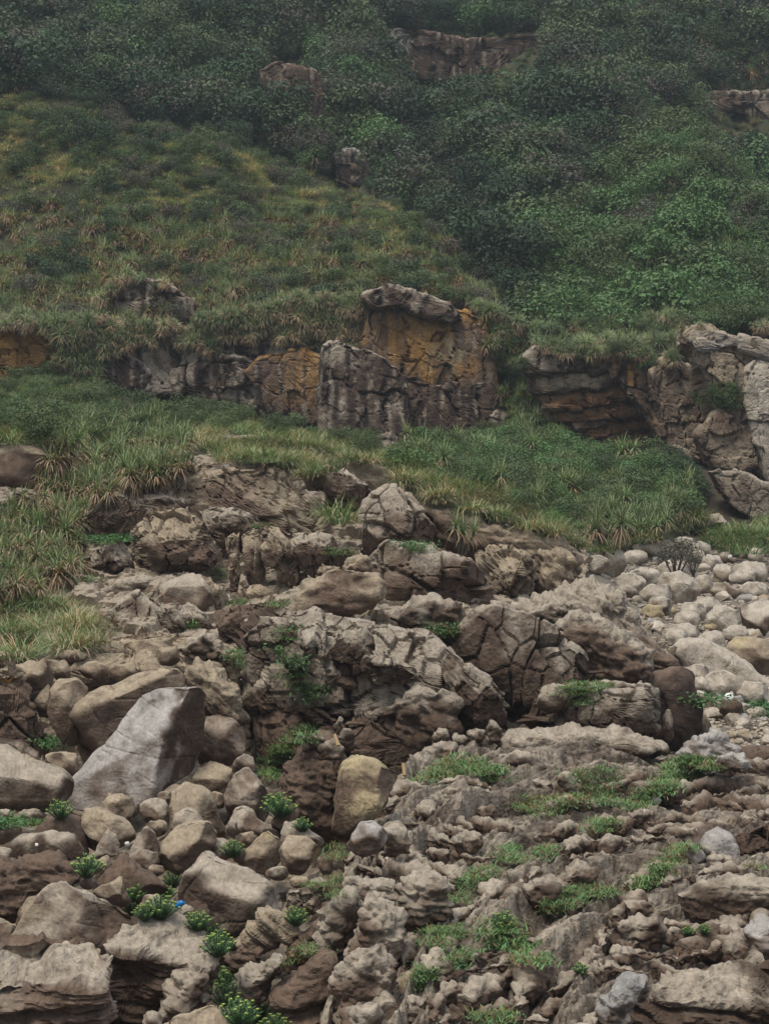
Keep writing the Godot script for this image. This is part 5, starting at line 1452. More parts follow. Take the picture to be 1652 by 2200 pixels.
func ground_grass(v: int, dry: float) -> Leafy:
	var L := Leafy.new()
	L.r.seed = 60 + v
	for k in 42:
		var b := Vector3(L.r.randfn() * 0.09, -0.02, L.r.randfn() * 0.09)
		var az := L.r.randf() * TAU
		var el := L.r.randf_range(0.1, 1.0)
		var d := Vector3(cos(az) * cos(el), sin(el), sin(az) * cos(el))
		var c := vary(L.r, Color(0.13, 0.235, 0.09), 0.3) if L.r.randf() > dry else vary(L.r, Color(0.21, 0.145, 0.08), 0.3)
		L.strap(b, d, L.r.randf_range(0.05, 0.12), 0.0095, 1.1, 2, c * 0.85, c * 1.2)
	return L

func herb(v: int) -> Leafy:
	var L := Leafy.new()
	L.r.seed = 80 + v
	for k in 60:
		var p := Vector3(L.r.randfn() * 0.13, L.r.randf() * 0.09, L.r.randfn() * 0.13)
		L.leaf(p, Vector3(L.r.randfn() * 0.5, 1, L.r.randfn() * 0.5).normalized(), L.r.randf_range(0.018, 0.035), vary(L.r, Color(0.075, 0.16, 0.06), 0.3))
	return L

# seaside spurge: upright stems with whorls of narrow leaves and a yellow green head
func spurge(v: int) -> Array:
	var S := Leafy.new()
	var L := Leafy.new()
	var H := Leafy.new()
	L.r.seed = 20 + v
	for k in 24:
		var az := k * 2.399
		var rad := sqrt((k + 0.5) / 24.0)
		var b := Vector3(cos(az) * rad * 0.06, -0.04, sin(az) * rad * 0.06)
		var t := b + Vector3(cos(az) * rad * 0.24, lerpf(0.36, 0.16, rad * rad) * L.r.randf_range(0.85, 1.15), sin(az) * rad * 0.24)
		S.tube(b, t, 0.008, 0.006, Color(0.08, 0.1, 0.04))
		for m in 30:
			var f := m / 30.0
			var p := b.lerp(t, 0.3 + 0.68 * f)
			var a2 := m * 2.399
			var d := Vector3(cos(a2), 0.15 + 0.5 * f, sin(a2))
			var c := vary(L.r, Color(0.055, 0.13, 0.055).lerp(Color(0.11, 0.21, 0.08), f), 0.25)
			L.strap(p, d, 0.075, 0.019, 0.3, 2, c, c)
		if k % 4 != 0:
			for m in 12:
				var a2 := m * 2.399
				var d := Vector3(cos(a2), 0.7 + m * 0.08, sin(a2))
				H.strap(t, d, 0.042, 0.021, 0.5, 2, Color(0.27, 0.37, 0.1), Color(0.44, 0.5, 0.15))
	return [L, S, H]

func fan(kind: String) -> Array:
	return kinds[kind]

func make_kinds() -> void:
	var m: Material = mats.leaf
	kinds.pandanus = [pandanus(0, 0.3).mesh(m), pandanus(1, 0.6).mesh(m), pandanus(2, 0.15).mesh(m), pandanus(3, 0.5).mesh(m)]
	kinds.brown_pandanus = [pandanus(4, 1.7).mesh(m), pandanus(5, 1.4).mesh(m), pandanus(6, 2.2).mesh(m)]
	kinds.grass = [tuft(0, 0.15).mesh(m), tuft(1, 0.3).mesh(m), tuft(2, 0.1).mesh(m)]
	kinds.dry_grass = [tuft(3, 0.75).mesh(m), tuft(4, 0.6).mesh(m)]
	kinds.lawn = [ground_grass(0, 0.15).mesh(m), ground_grass(1, 0.3).mesh(m)]
	kinds.dry_lawn = [ground_grass(2, 0.75).mesh(m), ground_grass(3, 0.6).mesh(m)]
	kinds.herb = [herb(0).mesh(m), herb(1).mesh(m)]
	kinds.bare = [bare_shrub(0).mesh(m), bare_shrub(1).mesh(m)]
	var sh := {"deep": [DEEP * 0.6, DEEP * 0.9, 0.05, 1300], "dark": [DEEP, Color(0.05, 0.08, 0.045), 0.048, 1300], "green": [GREEN * 0.55, FRESH * 0.5, 0.046, 1500], "bright": [Color(0.075, 0.145, 0.055), Color(0.118, 0.2, 0.078), 0.046, 1500], "grey": [Color(0.085, 0.09, 0.07), Color(0.125, 0.11, 0.09), 0.042, 1400]}  # deep: leaf colour darkened to carry the gully's shade
	for k in sh:
		kinds[k] = []
		kinds[k + "_stem"] = []
		for v in 3:
			var a := shrub(v + (k as String).length() * 10, sh[k][0], sh[k][1], sh[k][2] * [0.7, 0.9, 1.12][v], int(sh[k][3] * [1.6, 1.1, 0.8][v]))
			kinds[k].append(a[0].mesh(m))
			kinds[k + "_stem"].append(a[1].mesh(m))

const HILL_MARKS := [[625, 205, "orange streaked crag"], [755, 360, "little grey crag"], [1000, 125, "long dark cliff band"], [1450, 210, "pale tilted slab"], [1600, 230, "corner cliff"], [1370, 330, "silvery bare shrub"], [1040, 500, "brown grey gully bush"], [185, 315, "solitary dark shrub"], [920, 640, "left cliff's roof"], [1290, 760, "cave cliff"], [1560, 720, "rock tower"], [830, 60, "dark cleft"], [480, 300, "meadow crest"], [960, 500, "meadow's lower end"], [1430, 240, "spur's top"], [1600, 390, "spur's right edge"], [300, 60, "top left thicket"], [100, 180, "meadow's top corner"], [700, 100, "upper ravine"], [1300, 450, "spur's middle"], [1180, 600, "gully mouth"], [880, 330, "gully floor"], [1250, 200, "spur's shoulder"], [350, 420, "grass meadow's middle"], [1480, 560, "spur's foot"]]
const FRINGE_MARKS := [[900, 640, "left cliff's roof"], [740, 750, "pale buttress"], [610, 830, "ochre panel"], [480, 790, "dark jutting ledge"], [340, 650, "brown rock band"], [40, 750, "ochre rock"], [250, 770, "grey buttress"], [1060, 720, "cliff's dark corner"], [1200, 770, "cave beds"], [1340, 780, "ochre block"], [1480, 730, "tower's left edge"], [1600, 730, "tower's cap"], [400, 1010, "outcrop's top block"], [250, 1090, "outcrop's left slab"], [60, 1000, "smooth tan hump"], [40, 1090, "broken grey brown rocks"], [230, 1200, "outcrop's lower left block"], [100, 1400, "block shelf"], [1580, 1150, "beach top"], [130, 1290, "long grass"], [-40, 1180, "left edge of the picture"], [20, 1140, "grey brown rocks' lower side"], [110, 1180, "dead leaf heap"], [60, 1240, "long grass's upper rim"], [160, 1230, "dark layered ledge"], [-60, 720, "ochre rock's outer end"], [130, 720, "hanging green curtain"]]

var mass := {}
func scatter(into: String, kind: String, p: Vector3, s: float, lean := Vector3.ZERO, tint := 1.0) -> void:
	var v := rng.randi() % (kinds[kind] as Array).size()
	var key := "%s|%s|%d" % [into, kind, v]
	if not mass.has(key): mass[key] = [[], []]
	var b := Basis(Vector3.UP, rng.randf() * TAU)
	if lean != Vector3.ZERO: b = Basis(Quaternion(Vector3.UP, (Vector3.UP + lean).normalized())) * b
	b = b.scaled_local(Vector3(s, s * rng.randf_range(0.8, 1.15), s))
	mass[key][0].append(Transform3D(b, p))
	var k := tint * rng.randf_range(0.75, 1.2)
	mass[key][1].append(Color(k * rng.randf_range(0.92, 1.1), k, k * rng.randf_range(0.9, 1.05)))

func pour_masses() -> void:
	var hold := {}
	for key in mass:
		var c := (key as String).split("|")
		var says: Array = {"hill": ["covering the hillside", "hillside cover"], "slope": ["on the grass slope above the beach", "grass"], "rock": ["growing in the rock hollows", "grass"], "fringe": ["hanging over the cliffs", "plants"]}[c[0]]
		if not hold.has(c[0] + c[1]):
			var h := Node3D.new()
			h.name = numbered({"grass": "grass", "dry_grass": "dry_grass", "lawn": "low_grass", "dry_lawn": "dry_low_grass", "herb": "ground_cover", "pandanus": "pandanus_thicket", "brown_pandanus": "pandanus_thicket", "bare": "bare_thicket"}.get(c[1], "thicket"))
			tag(h, "%s %s" % [{"grass": "green long grass", "dry_grass": "straw coloured dry grass", "lawn": "short bright green grass", "dry_lawn": "short brownish dry grass", "herb": "low green ground cover", "pandanus": "mass of green strap leaved plants", "brown_pandanus": "mass of browned strap leaved plants", "bare": "mass of bare grey twigs", "deep": "mass of shade coloured shrubs", "dark": "mass of dark shrubs", "green": "mass of green shrubs", "bright": "mass of bright green shrubs", "grey": "mass of grey green shrubs"}[c[1]], says[0]], says[1], "", "stuff")
			add_child(h, true)
			hold[c[0] + c[1]] = h
		var mm := MultiMesh.new()
		mm.transform_format = MultiMesh.TRANSFORM_3D
		mm.use_colors = true
		mm.mesh = kinds[c[1]][c[2].to_int()]
		var w: Array = mass[key][0]
		mm.instance_count = w.size()
		for k in w.size():
			mm.set_instance_transform(k, w[k])
			mm.set_instance_color(k, mass[key][1][k])
		var o := MultiMeshInstance3D.new()
		o.multimesh = mm
		o.name = "foliage"
		o.set_meta("kind", "stuff")
		hold[c[0] + c[1]].add_child(o, true)

# single plants, each a thing with its own foliage
func single(kind: String, p: Vector3, s: float, label: String, group: String, turn: float, lean := Vector3.ZERO) -> void:
	var v := rng.randi() % (kinds[kind] as Array).size()
	var woody := kinds.has(kind + "_stem")
	var b := Basis(Vector3.UP, turn)
	if lean != Vector3.ZERO: b = Basis(Quaternion(Vector3.UP, (Vector3.UP + lean).normalized())) * b
	b = b.scaled_local(Vector3(s, s, s))
	var cat: String = "shrub" if woody or kind == "bare" else "plant"
	var nm: String = "shrub" if woody else "bare_shrub" if kind == "bare" else "pandanus_plant" if "pandanus" in kind else "grass_clump"
	if woody:
		var o := Node3D.new()
		o.name = numbered(nm)
		add_child(o, true)
		o.transform = Transform3D(b, p)
		tag(o, label, cat, group)
		for part in [["foliage", kind], ["stem", kind + "_stem"]]:
			var c := MeshInstance3D.new()
			c.mesh = kinds[part[1]][v]
			c.name = part[0]
			o.add_child(c, true)
	else:
		var o := MeshInstance3D.new()
		o.mesh = kinds[kind][v]
		o.name = numbered(nm)
		o.transform = Transform3D(b, p)
		tag(o, label, cat, group)
		add_child(o, true)

func pick(list: Array) -> String:
	var t := rng.randf()
	for k in range(0, list.size(), 2):
		t -= list[k + 1]
		if t < 0.0: return list[k]
	return list[0]

func inside(p: Vector2, poly: PackedVector2Array) -> bool:
	return Geometry2D.is_point_in_polygon(p, poly)

# mounds and hollows of the hill, none at its front edge
func hill_lump(x: float, z: float) -> float:
	return (nf.get_noise_2d(x * 0.085, z * 0.085) * 3.4 + nf.get_noise_2d(x * 0.3 + 20.0, z * 0.3) * 1.1) * smoothstep(110.0, 124.0, -z)

func hill_plants() -> void:
	var bare := []
	for c in ["545,150 600,128 690,140 712,215 708,290 650,290 630,245 545,200", "712,325 740,312 800,325 805,400 750,415 715,395", "812,60 1000,78 1205,70 1180,140 1130,195 1050,190 980,205 860,195 830,130", "1425,190 1470,190 1475,240 1430,238", "1470,208 1720,195 1730,285 1500,262", "1556,150 1596,150 1600,205 1560,200"]: bare.append(pts(c))
	var meadow := pts("-900,150 0,195 250,250 480,300 640,360 800,425 960,500 1010,560 900,520 700,480 400,450 0,440 -900,440")
	var apron := pts("-900,440 0,440 400,450 700,480 900,520 1010,560 1090,640 1080,760 -900,800")
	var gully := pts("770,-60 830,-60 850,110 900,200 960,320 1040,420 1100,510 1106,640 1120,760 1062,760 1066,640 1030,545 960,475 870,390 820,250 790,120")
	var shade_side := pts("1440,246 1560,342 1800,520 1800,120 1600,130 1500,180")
	var rim := pts("1100,560 1250,540 1652,590 2400,560 2400,800 1080,800")
	var spur := pts("1150,560 1240,420 1320,300 1430,250 1560,380 2200,700 2200,600 1652,590 1250,600")
	rng.seed = 11
	var singles := []
	for k in 34000:
		var x := rng.randf_range(-44, 46)
		var z := rng.randf_range(-212, -108.5)
		var p := Vector3(x, hill.height(x, z), z)
		var s := to_px(p)
		var skip := false
		for c in bare: skip = skip or inside(s, c) or inside(s - Vector2(0, 34), c) or inside(s - Vector2(0, 62), c)
		if skip:
			scatter("hill", pick(["grass", 0.5, "green", 0.3, "brown_pandanus", 0.2]), p, rng.randf_range(0.35, 0.6))
			continue
		if s.x < -420 or s.x > 2080 or s.y < -220 or s.y > 760: continue
		var patch := nf.get_noise_2d(x * 0.09, z * 0.09)
		var fine := nf.get_noise_2d(x * 0.3 + 90.0, z * 0.3)
		var kind := ""
		var size := 1.0
		if inside(s, gully):
			kind = pick(["deep", 0.72, "dark", 0.2, "grey", 0.08])  # darkest leaves paint the ravine's shade into its cover
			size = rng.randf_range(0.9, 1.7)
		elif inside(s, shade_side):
			kind = pick(["dark", 0.5, "green", 0.25, "grey", 0.15, "brown_pandanus", 0.1])  # darker shrub mix puts this flank's shade into the colour
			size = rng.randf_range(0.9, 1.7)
		elif inside(s, meadow):
			kind = pick(["dry_grass", 0.42 + patch * 0.8, "grass", 0.34, "green", 0.13, "dark", 0.03, "grey", 0.06])
			size = rng.randf_range(0.6, 1.15)
		elif inside(s, apron):
			var low_part := smoothstep(430.0, 560.0, s.y)
			kind = pick(["brown_pandanus", 0.12 + 0.55 * low_part + fine * 0.6, "pandanus", 0.36, "grass", 0.22, "dry_grass", 0.10, "green", 0.1, "dark", 0.06])
			size = rng.randf_range(0.5, 0.95)
			if low_part > 0.35 and fine > 0.02 and rng.randf() < 0.75:
				kind = "brown_pandanus"
				size = rng.randf_range(0.8, 1.25)
			elif rng.randf() < 0.16:
				kind = pick(["green", 0.5, "grey", 0.3, "dark", 0.2])
				size = rng.randf_range(0.8, 1.3)
		elif inside(s, rim):
			kind = pick(["bright", 0.34 + patch * 0.3, "green", 0.3, "pandanus", 0.2, "brown_pandanus", 0.06 + fine * 0.3, "grass", 0.1])
			size = rng.randf_range(0.8, 1.5)
		elif inside(s, spur):
			kind = pick(["pandanus", 0.14, "grass", 0.12, "bright", 0.28 + patch * 0.5, "green", 0.36, "brown_pandanus", 0.03, "grey", 0.07])
			size = rng.randf_range(0.9, 1.5)
		else:
			kind = pick(["dark", 0.30 - patch * 0.9, "green", 0.24, "grass", 0.10, "grey", 0.14 + fine * 0.5, "pandanus", 0.08, "bright", 0.05 + patch * 0.45, "bare", 0.03])
			size = rng.randf_range(0.9, 2.0)
		if kind in ["deep", "dark", "green", "bright", "grey", "bare"]:
			size *= 1.25
			if size > 1.75 and (size > 2.1 or s.y > 150) and s.x > -40 and s.x < 1690 and s.y > -20 and singles.size() < 1500: singles.append([p, kind, size * rng.randf_range(1.1, 1.9), s])
			else: scatter("hill", kind, p - Vector3(0, 0.15, 0), size)
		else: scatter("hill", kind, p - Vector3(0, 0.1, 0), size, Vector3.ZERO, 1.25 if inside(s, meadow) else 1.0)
	singles.sort_custom(func(a, b): return a[2] / -a[0].z > b[2] / -b[0].z)
	var word := {"deep": "shade coloured shrub", "dark": "dark leaved shrub", "green": "green leafy shrub", "bright": "bright green shrub", "grey": "grey green twiggy shrub", "bare": "bare grey shrub"}
	var n := 0
	for q in singles:
		var where := "in the gully" if q[3].x > 820 and q[3].x < 1130 and q[3].y > 250 else "on the right spur" if q[3].x >= 1130 else "on the left hillside"
		n += 1
		if n <= 280: single(q[1], q[0] - Vector3(0, 0.2, 0), q[2], told_where("%s %s" % ["big" if q[2] > 3.2 else "middling" if q[2] > 2.5 else "small", word[q[1]]], q[3], HILL_MARKS), "shrubs %s" % where, rng.randf() * TAU)
		else: scatter("hill", q[1], q[0] - Vector3(0, 0.2, 0), q[2])

# plants that stand where the picture shows them, rooted on whatever is there
func zone(poly: String, n: int, into: String, mix: Array, s0: float, s1: float, lift := 0.0, lone := 0, label := "", group := "", lean := Vector3.ZERO) -> void:
	var z := pts(poly)
	var lo := z[0]
	var hi := z[0]
	for p in z:
		lo = lo.min(p)
		hi = hi.max(p)
	if into == "rock":
		var mid := (lo + hi) / 2.0
		for k in z.size(): z[k] = mid + (z[k] - mid) * 0.84
	var made := 0
	var tries := 0
	if into == "rock": n = int(n * 0.25)
	while made < n and tries < n * 30:
		tries += 1
		var p := Vector2(rng.randf_range(lo.x, hi.x), rng.randf_range(lo.y, hi.y))
		if not inside(p, z): continue
		var d := surface(p.x, p.y)
		var w := at(p.x, p.y, d - 0.05) - Vector3(0, lift, 0)
		made += 1
		var kind := pick(mix)
		var s := rng.randf_range(s0, s1)
		if made <= lone: single(kind, w, s, told_where("%s %s" % [{"pandanus": "green", "brown_pandanus": "browned", "grass": "green", "dry_grass": "straw coloured"}.get(kind, "green"), "strap leaved clump" if "pandanus" in kind else "long grass clump"], p, FRINGE_MARKS), group, rng.randf() * TAU, lean)
		else: scatter(into, kind, w, s, lean)

func cliff_plants() -> void:
	rng.seed = 21
	var out := Vector3(0, 0, 0.45)
	var P := ["pandanus", 0.36, "brown_pandanus", 0.5, "grass", 0.06, "green", 0.08]
	var Q := ["pandanus", 0.55, "brown_pandanus", 0.15, "grass", 0.05, "green", 0.25]
	var g := "strap leaved plants hanging over the left cliff"
	zone("-150,560 200,560 420,560 640,570 800,560 960,560 1050,600 1060,660 1000,640 900,620 800,600 700,610 560,640 430,650 400,620 300,595 210,640 100,690 -150,690", 480, "fringe", P, 0.55, 0.95, 0.3, 60, "%s strap leaved clump on the rim of the left cliff", g, out)
	zone("420,620 560,640 700,620 770,640 780,720 700,740 640,735 560,725 470,745 430,770 380,740 340,700 420,690", 240, "fringe", P, 0.55, 0.95, 0.3, 40, "%s strap leaved clump hanging below the upper rim of the left cliff", g, out)
	zone("-150,640 120,640 230,640 260,690 350,700 330,735 240,750 170,745 100,705 -150,700", 190, "fringe", P, 0.55, 0.95, 0.3, 40, "%s strap leaved clump hanging over the ochre rock at the left edge", g, out)
	zone("120,690 230,690 250,740 225,790 230,850 160,820 130,760", 60, "fringe", ["grass", 0.6, "pandanus", 0.4], 0.8, 1.2, 0.4, 0, "", "", out)
	zone("1010,560 1060,590 1085,660 1075,700 1062,740 1045,690 1000,640", 60, "fringe", Q, 0.55, 0.95, 0.3, 20, "%s strap leaved clump at the right corner of the left cliff", g, out)
	g = "strap leaved plants hanging over the right cliff"
	zone("1090,640 1200,610 1330,620 1450,640 1470,700 1440,780 1380,790 1320,760 1260,770 1180,755 1115,740", 360, "fringe", Q, 0.55, 0.95, 0.3, 70, "%s strap leaved clump on the rim of the cave cliff", g, out)
	zone("1380,650 1520,620 1700,620 1850,620 1850,720 1700,710 1600,715 1500,705 1450,720", 110, "fringe", ["brown_pandanus", 0.62, "pandanus", 0.38], 0.5, 0.85, 0.3, 30, "%s strap leaved clump above the pale rock tower", g, out)
	# the gully between the cliffs
	zone("1062,740 1120,740 1130,800 1160,880 1210,950 1100,960 1085,860 1066,790", 150, "fringe", ["grass", 0.5, "pandanus", 0.25, "green", 0.25], 0.8, 1.2, 0.2)
	zone("1490,850 1560,820 1590,860 1560,890 1500,880", 26, "fringe", ["green", 0.6, "grass", 0.4], 0.5, 0.8, 0.2)
	zone("1370,960 1460,1000 1500,1050 1480,1110 1430,1080 1400,1020", 50, "fringe", ["dark", 0.5, "green", 0.5], 0.8, 1.2, 0.2)

func slope_plants() -> void:
	rng.seed = 31
	var G := ["grass", 0.64, "dry_grass", 0.18, "pandanus", 0.04, "green", 0.09, "bright", 0.05]
	zone("840,1010 870,960 1000,950 1100,930 1210,950 1290,990 1400,990 1470,1060 1500,1120 1440,1150 1360,1160 1250,1180 1230,1150 1150,1130 1060,1090 960,1060 880,1050", 1900, "slope", G, 0.55, 1.3, 0.05)
	zone("890,1056 1000,1072 1100,1096 1200,1122 1250,1146 1310,1178 1250,1182 1204,1148 1132,1136 1062,1116 1000,1096 930,1076", 260, "slope", ["dry_grass", 0.55, "grass", 0.45], 0.5, 0.9)
	zone("930,1050 1060,1060 1180,1110 1200,1150 1100,1120 1000,1090", 130, "slope", ["dry_grass", 0.8, "grass", 0.2], 0.7, 1.0)
	zone("1020,960 1100,940 1230,970 1270,1010 1160,1010 1060,1000", 70, "slope", ["bright", 0.55, "green", 0.45], 0.9, 1.3, 0.2)
	zone("1270,1130 1360,1110 1500,1100 1490,1125 1400,1160 1290,1185", 130, "slope", ["grass", 0.6, "pandanus", 0.3, "dry_grass", 0.1], 0.8, 1.2)
	zone("1524,1150 1580,1125 1700,1115 1800,1115 1800,1190 1690,1190 1640,1185 1590,1190 1540,1185", 110, "slope", ["grass", 1.0], 1.0, 1.4, 0.0, 14, "%s bright long grass clump at the right edge above the beach", "bright grass clumps by the beach")
	# left: grass shelf and clumps round the stepped outcrop
	zone("-150,835 40,825 120,810 200,830 260,880 400,885 520,890 590,930 700,930 790,960 800,985 700,950 560,940 420,930 300,960 150,960 0,950 -150,950", 1500, "slope", ["grass", 0.74, "dry_grass", 0.13, "green", 0.13], 0.5, 1.15, 0.05)
	zone("0,900 180,890 330,880 470,930 420,970 300,940 150,960 0,950", 120, "slope", ["dry_grass", 0.7, "grass", 0.3], 0.8, 1.2)
	zone("600,930 720,930 830,985 780,1000 690,990 620,970", 100, "slope", ["grass", 0.6, "dry_grass", 0.4], 0.7, 1.0)
	zone("420,950 560,950 680,990 720,1010 640,1030 600,1000 480,990", 120, "slope", ["dry_grass", 0.45, "grass", 0.55], 0.7, 1.0)
	var g := "strap leaved clumps beside the stepped outcrop"
	zone("150,960 220,930 320,920 400,950 430,985 390,1020 300,1060 220,1080 130,1090 85,1050 110,1000", 110, "slope", ["pandanus", 0.5, "brown_pandanus", 0.5], 0.65, 1.05, 0.15, 70, "%s strap leaved clump above the stepped outcrop", g)
	zone("90,1080 170,1070 170,1120 160,1200 175,1260 120,1290 0,1300 -150,1300 -150,1130 20,1110", 130, "slope", ["brown_pandanus", 0.8, "pandanus", 0.2], 0.65, 1.0, 0.15, 80, "%s strap leaved clump left of the stepped outcrop", g)
	zone("-150,1290 60,1275 120,1290 190,1330 205,1370 150,1395 60,1405 -150,1410", 90, "slope", ["grass", 0.75, "dry_grass", 0.25], 0.8, 1.1, 0.05, 20, "%s long grass clump above the block shelf on the left", "long grass clumps above the block shelf")
	zone("130,1300 200,1320 215,1380 150,1395", 14, "slope", ["dry_grass", 1.0], 0.7, 1.0)
	single("grass", at(740, 1120, 55.5), 1.5, "green grass mound in the cleft left of the knobbly ridge", "", 0.4)
	single("grass", at(715, 1105, 56.0), 1.2, "smaller green grass mound beside the mound in the cleft", "", 2.4)
	single("pandanus", at(990, 1180, 52.0), 0.85, "yellowing strap leaved tuft growing on the knobbly ridge", "", 1.0)
	single("grey", at(1450, 1228, 73), 1.3, "dry grey bush among the boulders in the upper beach", "", 0.0)
	single("grey", at(1488, 1226, 72.5), 0.8, "second smaller dry bush beside the peaked boulder", "", 2.0)
	single("bare", hill_at(1370, 350), 3.6, "large bare silvery shrub on the right spur", "", 1.0)
	single("bare", hill_at(1340, 365), 3.0, "bare grey shrub left of the large silvery one", "", 3.0)
	single("grey", hill_at(1040, 510), 3.2, "round brown grey shrub at the mouth of the gully", "", 3.0)
	single("dark", hill_at(180, 325), 3.0, "solitary dark round shrub on the pale grass hillside", "", 1.0)
	single("dark", hill_at(200, 330), 2.4, "low dark shrub touching the solitary round one", "", 2.0)

func hill_at(px: float, py: float) -> Vector3:
	return at(px, py, hill.along(px, py, 106.0, 230.0)) - Vector3(0, 0.3, 0)

func rock_plants() -> void:
	rng.seed = 41
	var A := ["lawn", 0.8, "dry_lawn", 0.2]
	var D := ["lawn", 0.3, "dry_lawn", 0.7]
	# on the platform
	zone("930,1650 980,1610 1040,1620 1080,1650 1060,1680 1010,1665 950,1675 900,1690 880,1680", 420, "rock", A, 1.2, 1.9)
	zone("1010,1640 1075,1640 1080,1680 1040,1680", 110, "rock", A, 1.2, 1.9)
	zone("1220,1650 1290,1630 1330,1655 1320,1690 1270,1710 1230,1690", 200, "rock", D, 1.1, 1.7)
	zone("1100,1700 1200,1710 1290,1680 1300,1710 1230,1740 1150,1760 1100,1740", 260, "rock", D, 1.1, 1.7)
	zone("1270,1695 1310,1700 1330,1730 1290,1730", 90, "rock", A, 1.1, 1.6)
	zone("1380,1700 1420,1655 1450,1625 1500,1612 1545,1625 1550,1650 1490,1665 1440,1685 1420,1700 1390,1715", 620, "rock", ["lawn", 0.93, "dry_lawn", 0.07], 1.2, 1.9)
	zone("1330,1720 1380,1700 1400,1715 1370,1735 1340,1740", 110, "rock", A, 1.1, 1.6)
	zone("1240,1780 1290,1755 1330,1755 1310,1780 1260,1795", 110, "rock", A, 1.0, 1.5)
	zone("1085,1820 1100,1800 1120,1850 1090,1860 1075,1840", 80, "rock", A, 1.0, 1.5)
	zone("1150,1830 1190,1810 1200,1830 1170,1850", 70, "rock", A, 1.0, 1.5)
	zone("1400,1850 1430,1820 1490,1800 1500,1815 1470,1830 1440,1860 1420,1890 1390,1890", 200, "rock", ["lawn", 0.6, "dry_lawn", 0.4], 1.0, 1.5)
	zone("1360,1880 1410,1870 1420,1900 1370,1910 1350,1900", 70, "rock", A, 0.9, 1.4)
	zone("1190,1930 1210,1900 1260,1890 1330,1900 1340,1915 1250,1930 1200,1960 1150,1970 1160,1945", 240, "rock", A, 0.9, 1.4)
	zone("1000,1870 1050,1850 1090,1860 1050,1880 1010,1900 980,1950 960,1940", 150, "rock", A, 0.9, 1.4)
	zone("910,2010 930,1985 960,1990 1000,1960 1010,2000 970,2030 920,2040", 120, "rock", A, 0.9, 1.4)
	zone("1040,1980 1080,1950 1110,1990 1150,2040 1165,2070 1130,2080 1110,2040 1050,2030 1030,2010", 330, "rock", ["lawn", 0.95, "dry_lawn", 0.05], 1.2, 1.8)
	zone("960,2050 1000,2030 1010,2050 980,2080 960,2080", 90, "rock", A, 1.0, 1.4)
	zone("895,2120 905,2080 930,2060 925,2100 905,2130", 70, "rock", A, 1.0, 1.4)
	zone("1020,2180 1080,2160 1110,2180 1080,2195 1030,2195", 100, "rock", A, 1.0, 1.4)
	zone("1600,1850 1652,1845 1700,1850 1700,1870 1610,1870", 60, "rock", D, 0.9, 1.2)
	zone("700,1890 740,1860 740,1900 720,1930 690,1910 660,1895", 110, "rock", A, 0.9, 1.4)
	zone("690,1830 745,1800 740,1840 700,1860", 60, "rock", D, 0.9, 1.3)
	zone("640,2030 690,2020 690,2045 650,2050 600,2080", 60, "rock", D, 0.9, 1.3)
	# on the bluff and the outcrops
	zone("560,1640 590,1600 620,1580 625,1560 650,1550 690,1540 690,1570 640,1600 600,1650 590,1690 560,1670 550,1650", 330, "rock", A, 1.1, 1.7)
	zone("590,1380 615,1330 630,1330 620,1380 640,1420 660,1470 690,1500 670,1530 640,1490 610,1470 620,1440 600,1410", 190, "rock", ["lawn", 0.6, "herb", 0.4], 1.0, 1.5)
	zone("920,1360 950,1340 1000,1350 990,1375 940,1370", 70, "rock", ["herb", 0.7, "dry_lawn", 0.3], 1.2, 1.8)
	zone("1185,1480 1210,1455 1240,1465 1330,1460 1325,1472 1280,1480 1260,1495 1200,1495", 210, "rock", A, 1.1, 1.6)
	zone("1230,1500 1265,1495 1260,1510 1240,1515", 40, "rock", A, 1.0, 1.4)
	zone("495,1395 522,1390 524,1440 500,1420", 80, "rock", ["lawn", 1.0], 1.3, 1.9)
	zone("180,1160 230,1155 290,1148 285,1162 230,1170 185,1172", 140, "rock", ["herb", 0.5, "lawn", 0.5], 1.4, 2.0)
	zone("460,1220 485,1215 485,1240 465,1245", 40, "rock", A, 1.2, 1.8)
	zone("470,1290 530,1285 530,1298 470,1300", 60, "rock", A, 1.2, 1.8)
	zone("580,1295 615,1283 615,1300 585,1310", 60, "rock", A, 1.2, 1.8)
	zone("160,1240 220,1232 220,1248 165,1252", 50, "rock", A, 1.2, 1.8)
	zone("400,1330 425,1325 430,1350 405,1355", 30, "rock", A, 1.2, 1.8)
	zone("540,1125 580,1122 570,1132 545,1134", 30, "rock", A, 1.2, 1.8)
	zone("700,1170 750,1175 760,1190 720,1195", 50, "rock", A, 1.2, 1.8)
	zone("860,1170 930,1175 940,1190 890,1185", 50, "rock", ["herb", 0.7, "lawn", 0.3], 1.2, 1.8)
	# in the boulder field
	zone("-30,1762 30,1758 95,1755 95,1770 60,1778 -30,1778", 190, "rock", ["lawn", 0.7, "herb", 0.3], 1.0, 1.5)
	zone("1500,1500 1535,1495 1535,1520 1505,1520", 50, "rock", ["herb", 1.0], 1.6, 2.4)
	zone("1605,1515 1652,1505 1680,1530 1650,1545 1610,1535", 120, "rock", ["herb", 0.6, "lawn", 0.4], 1.6, 2.4)
	zone("85,1600 120,1585 130,1605 100,1615", 40, "rock", ["herb", 1.0], 1.2, 1.8)
	# seaside spurge, each plant a thing
	var meshes := []
	for v in 3:
		var a := spurge(v)
		meshes.append([a[0].mesh(mats.leaf), a[1].mesh(mats.leaf), a[2].mesh(mats.leaf)])
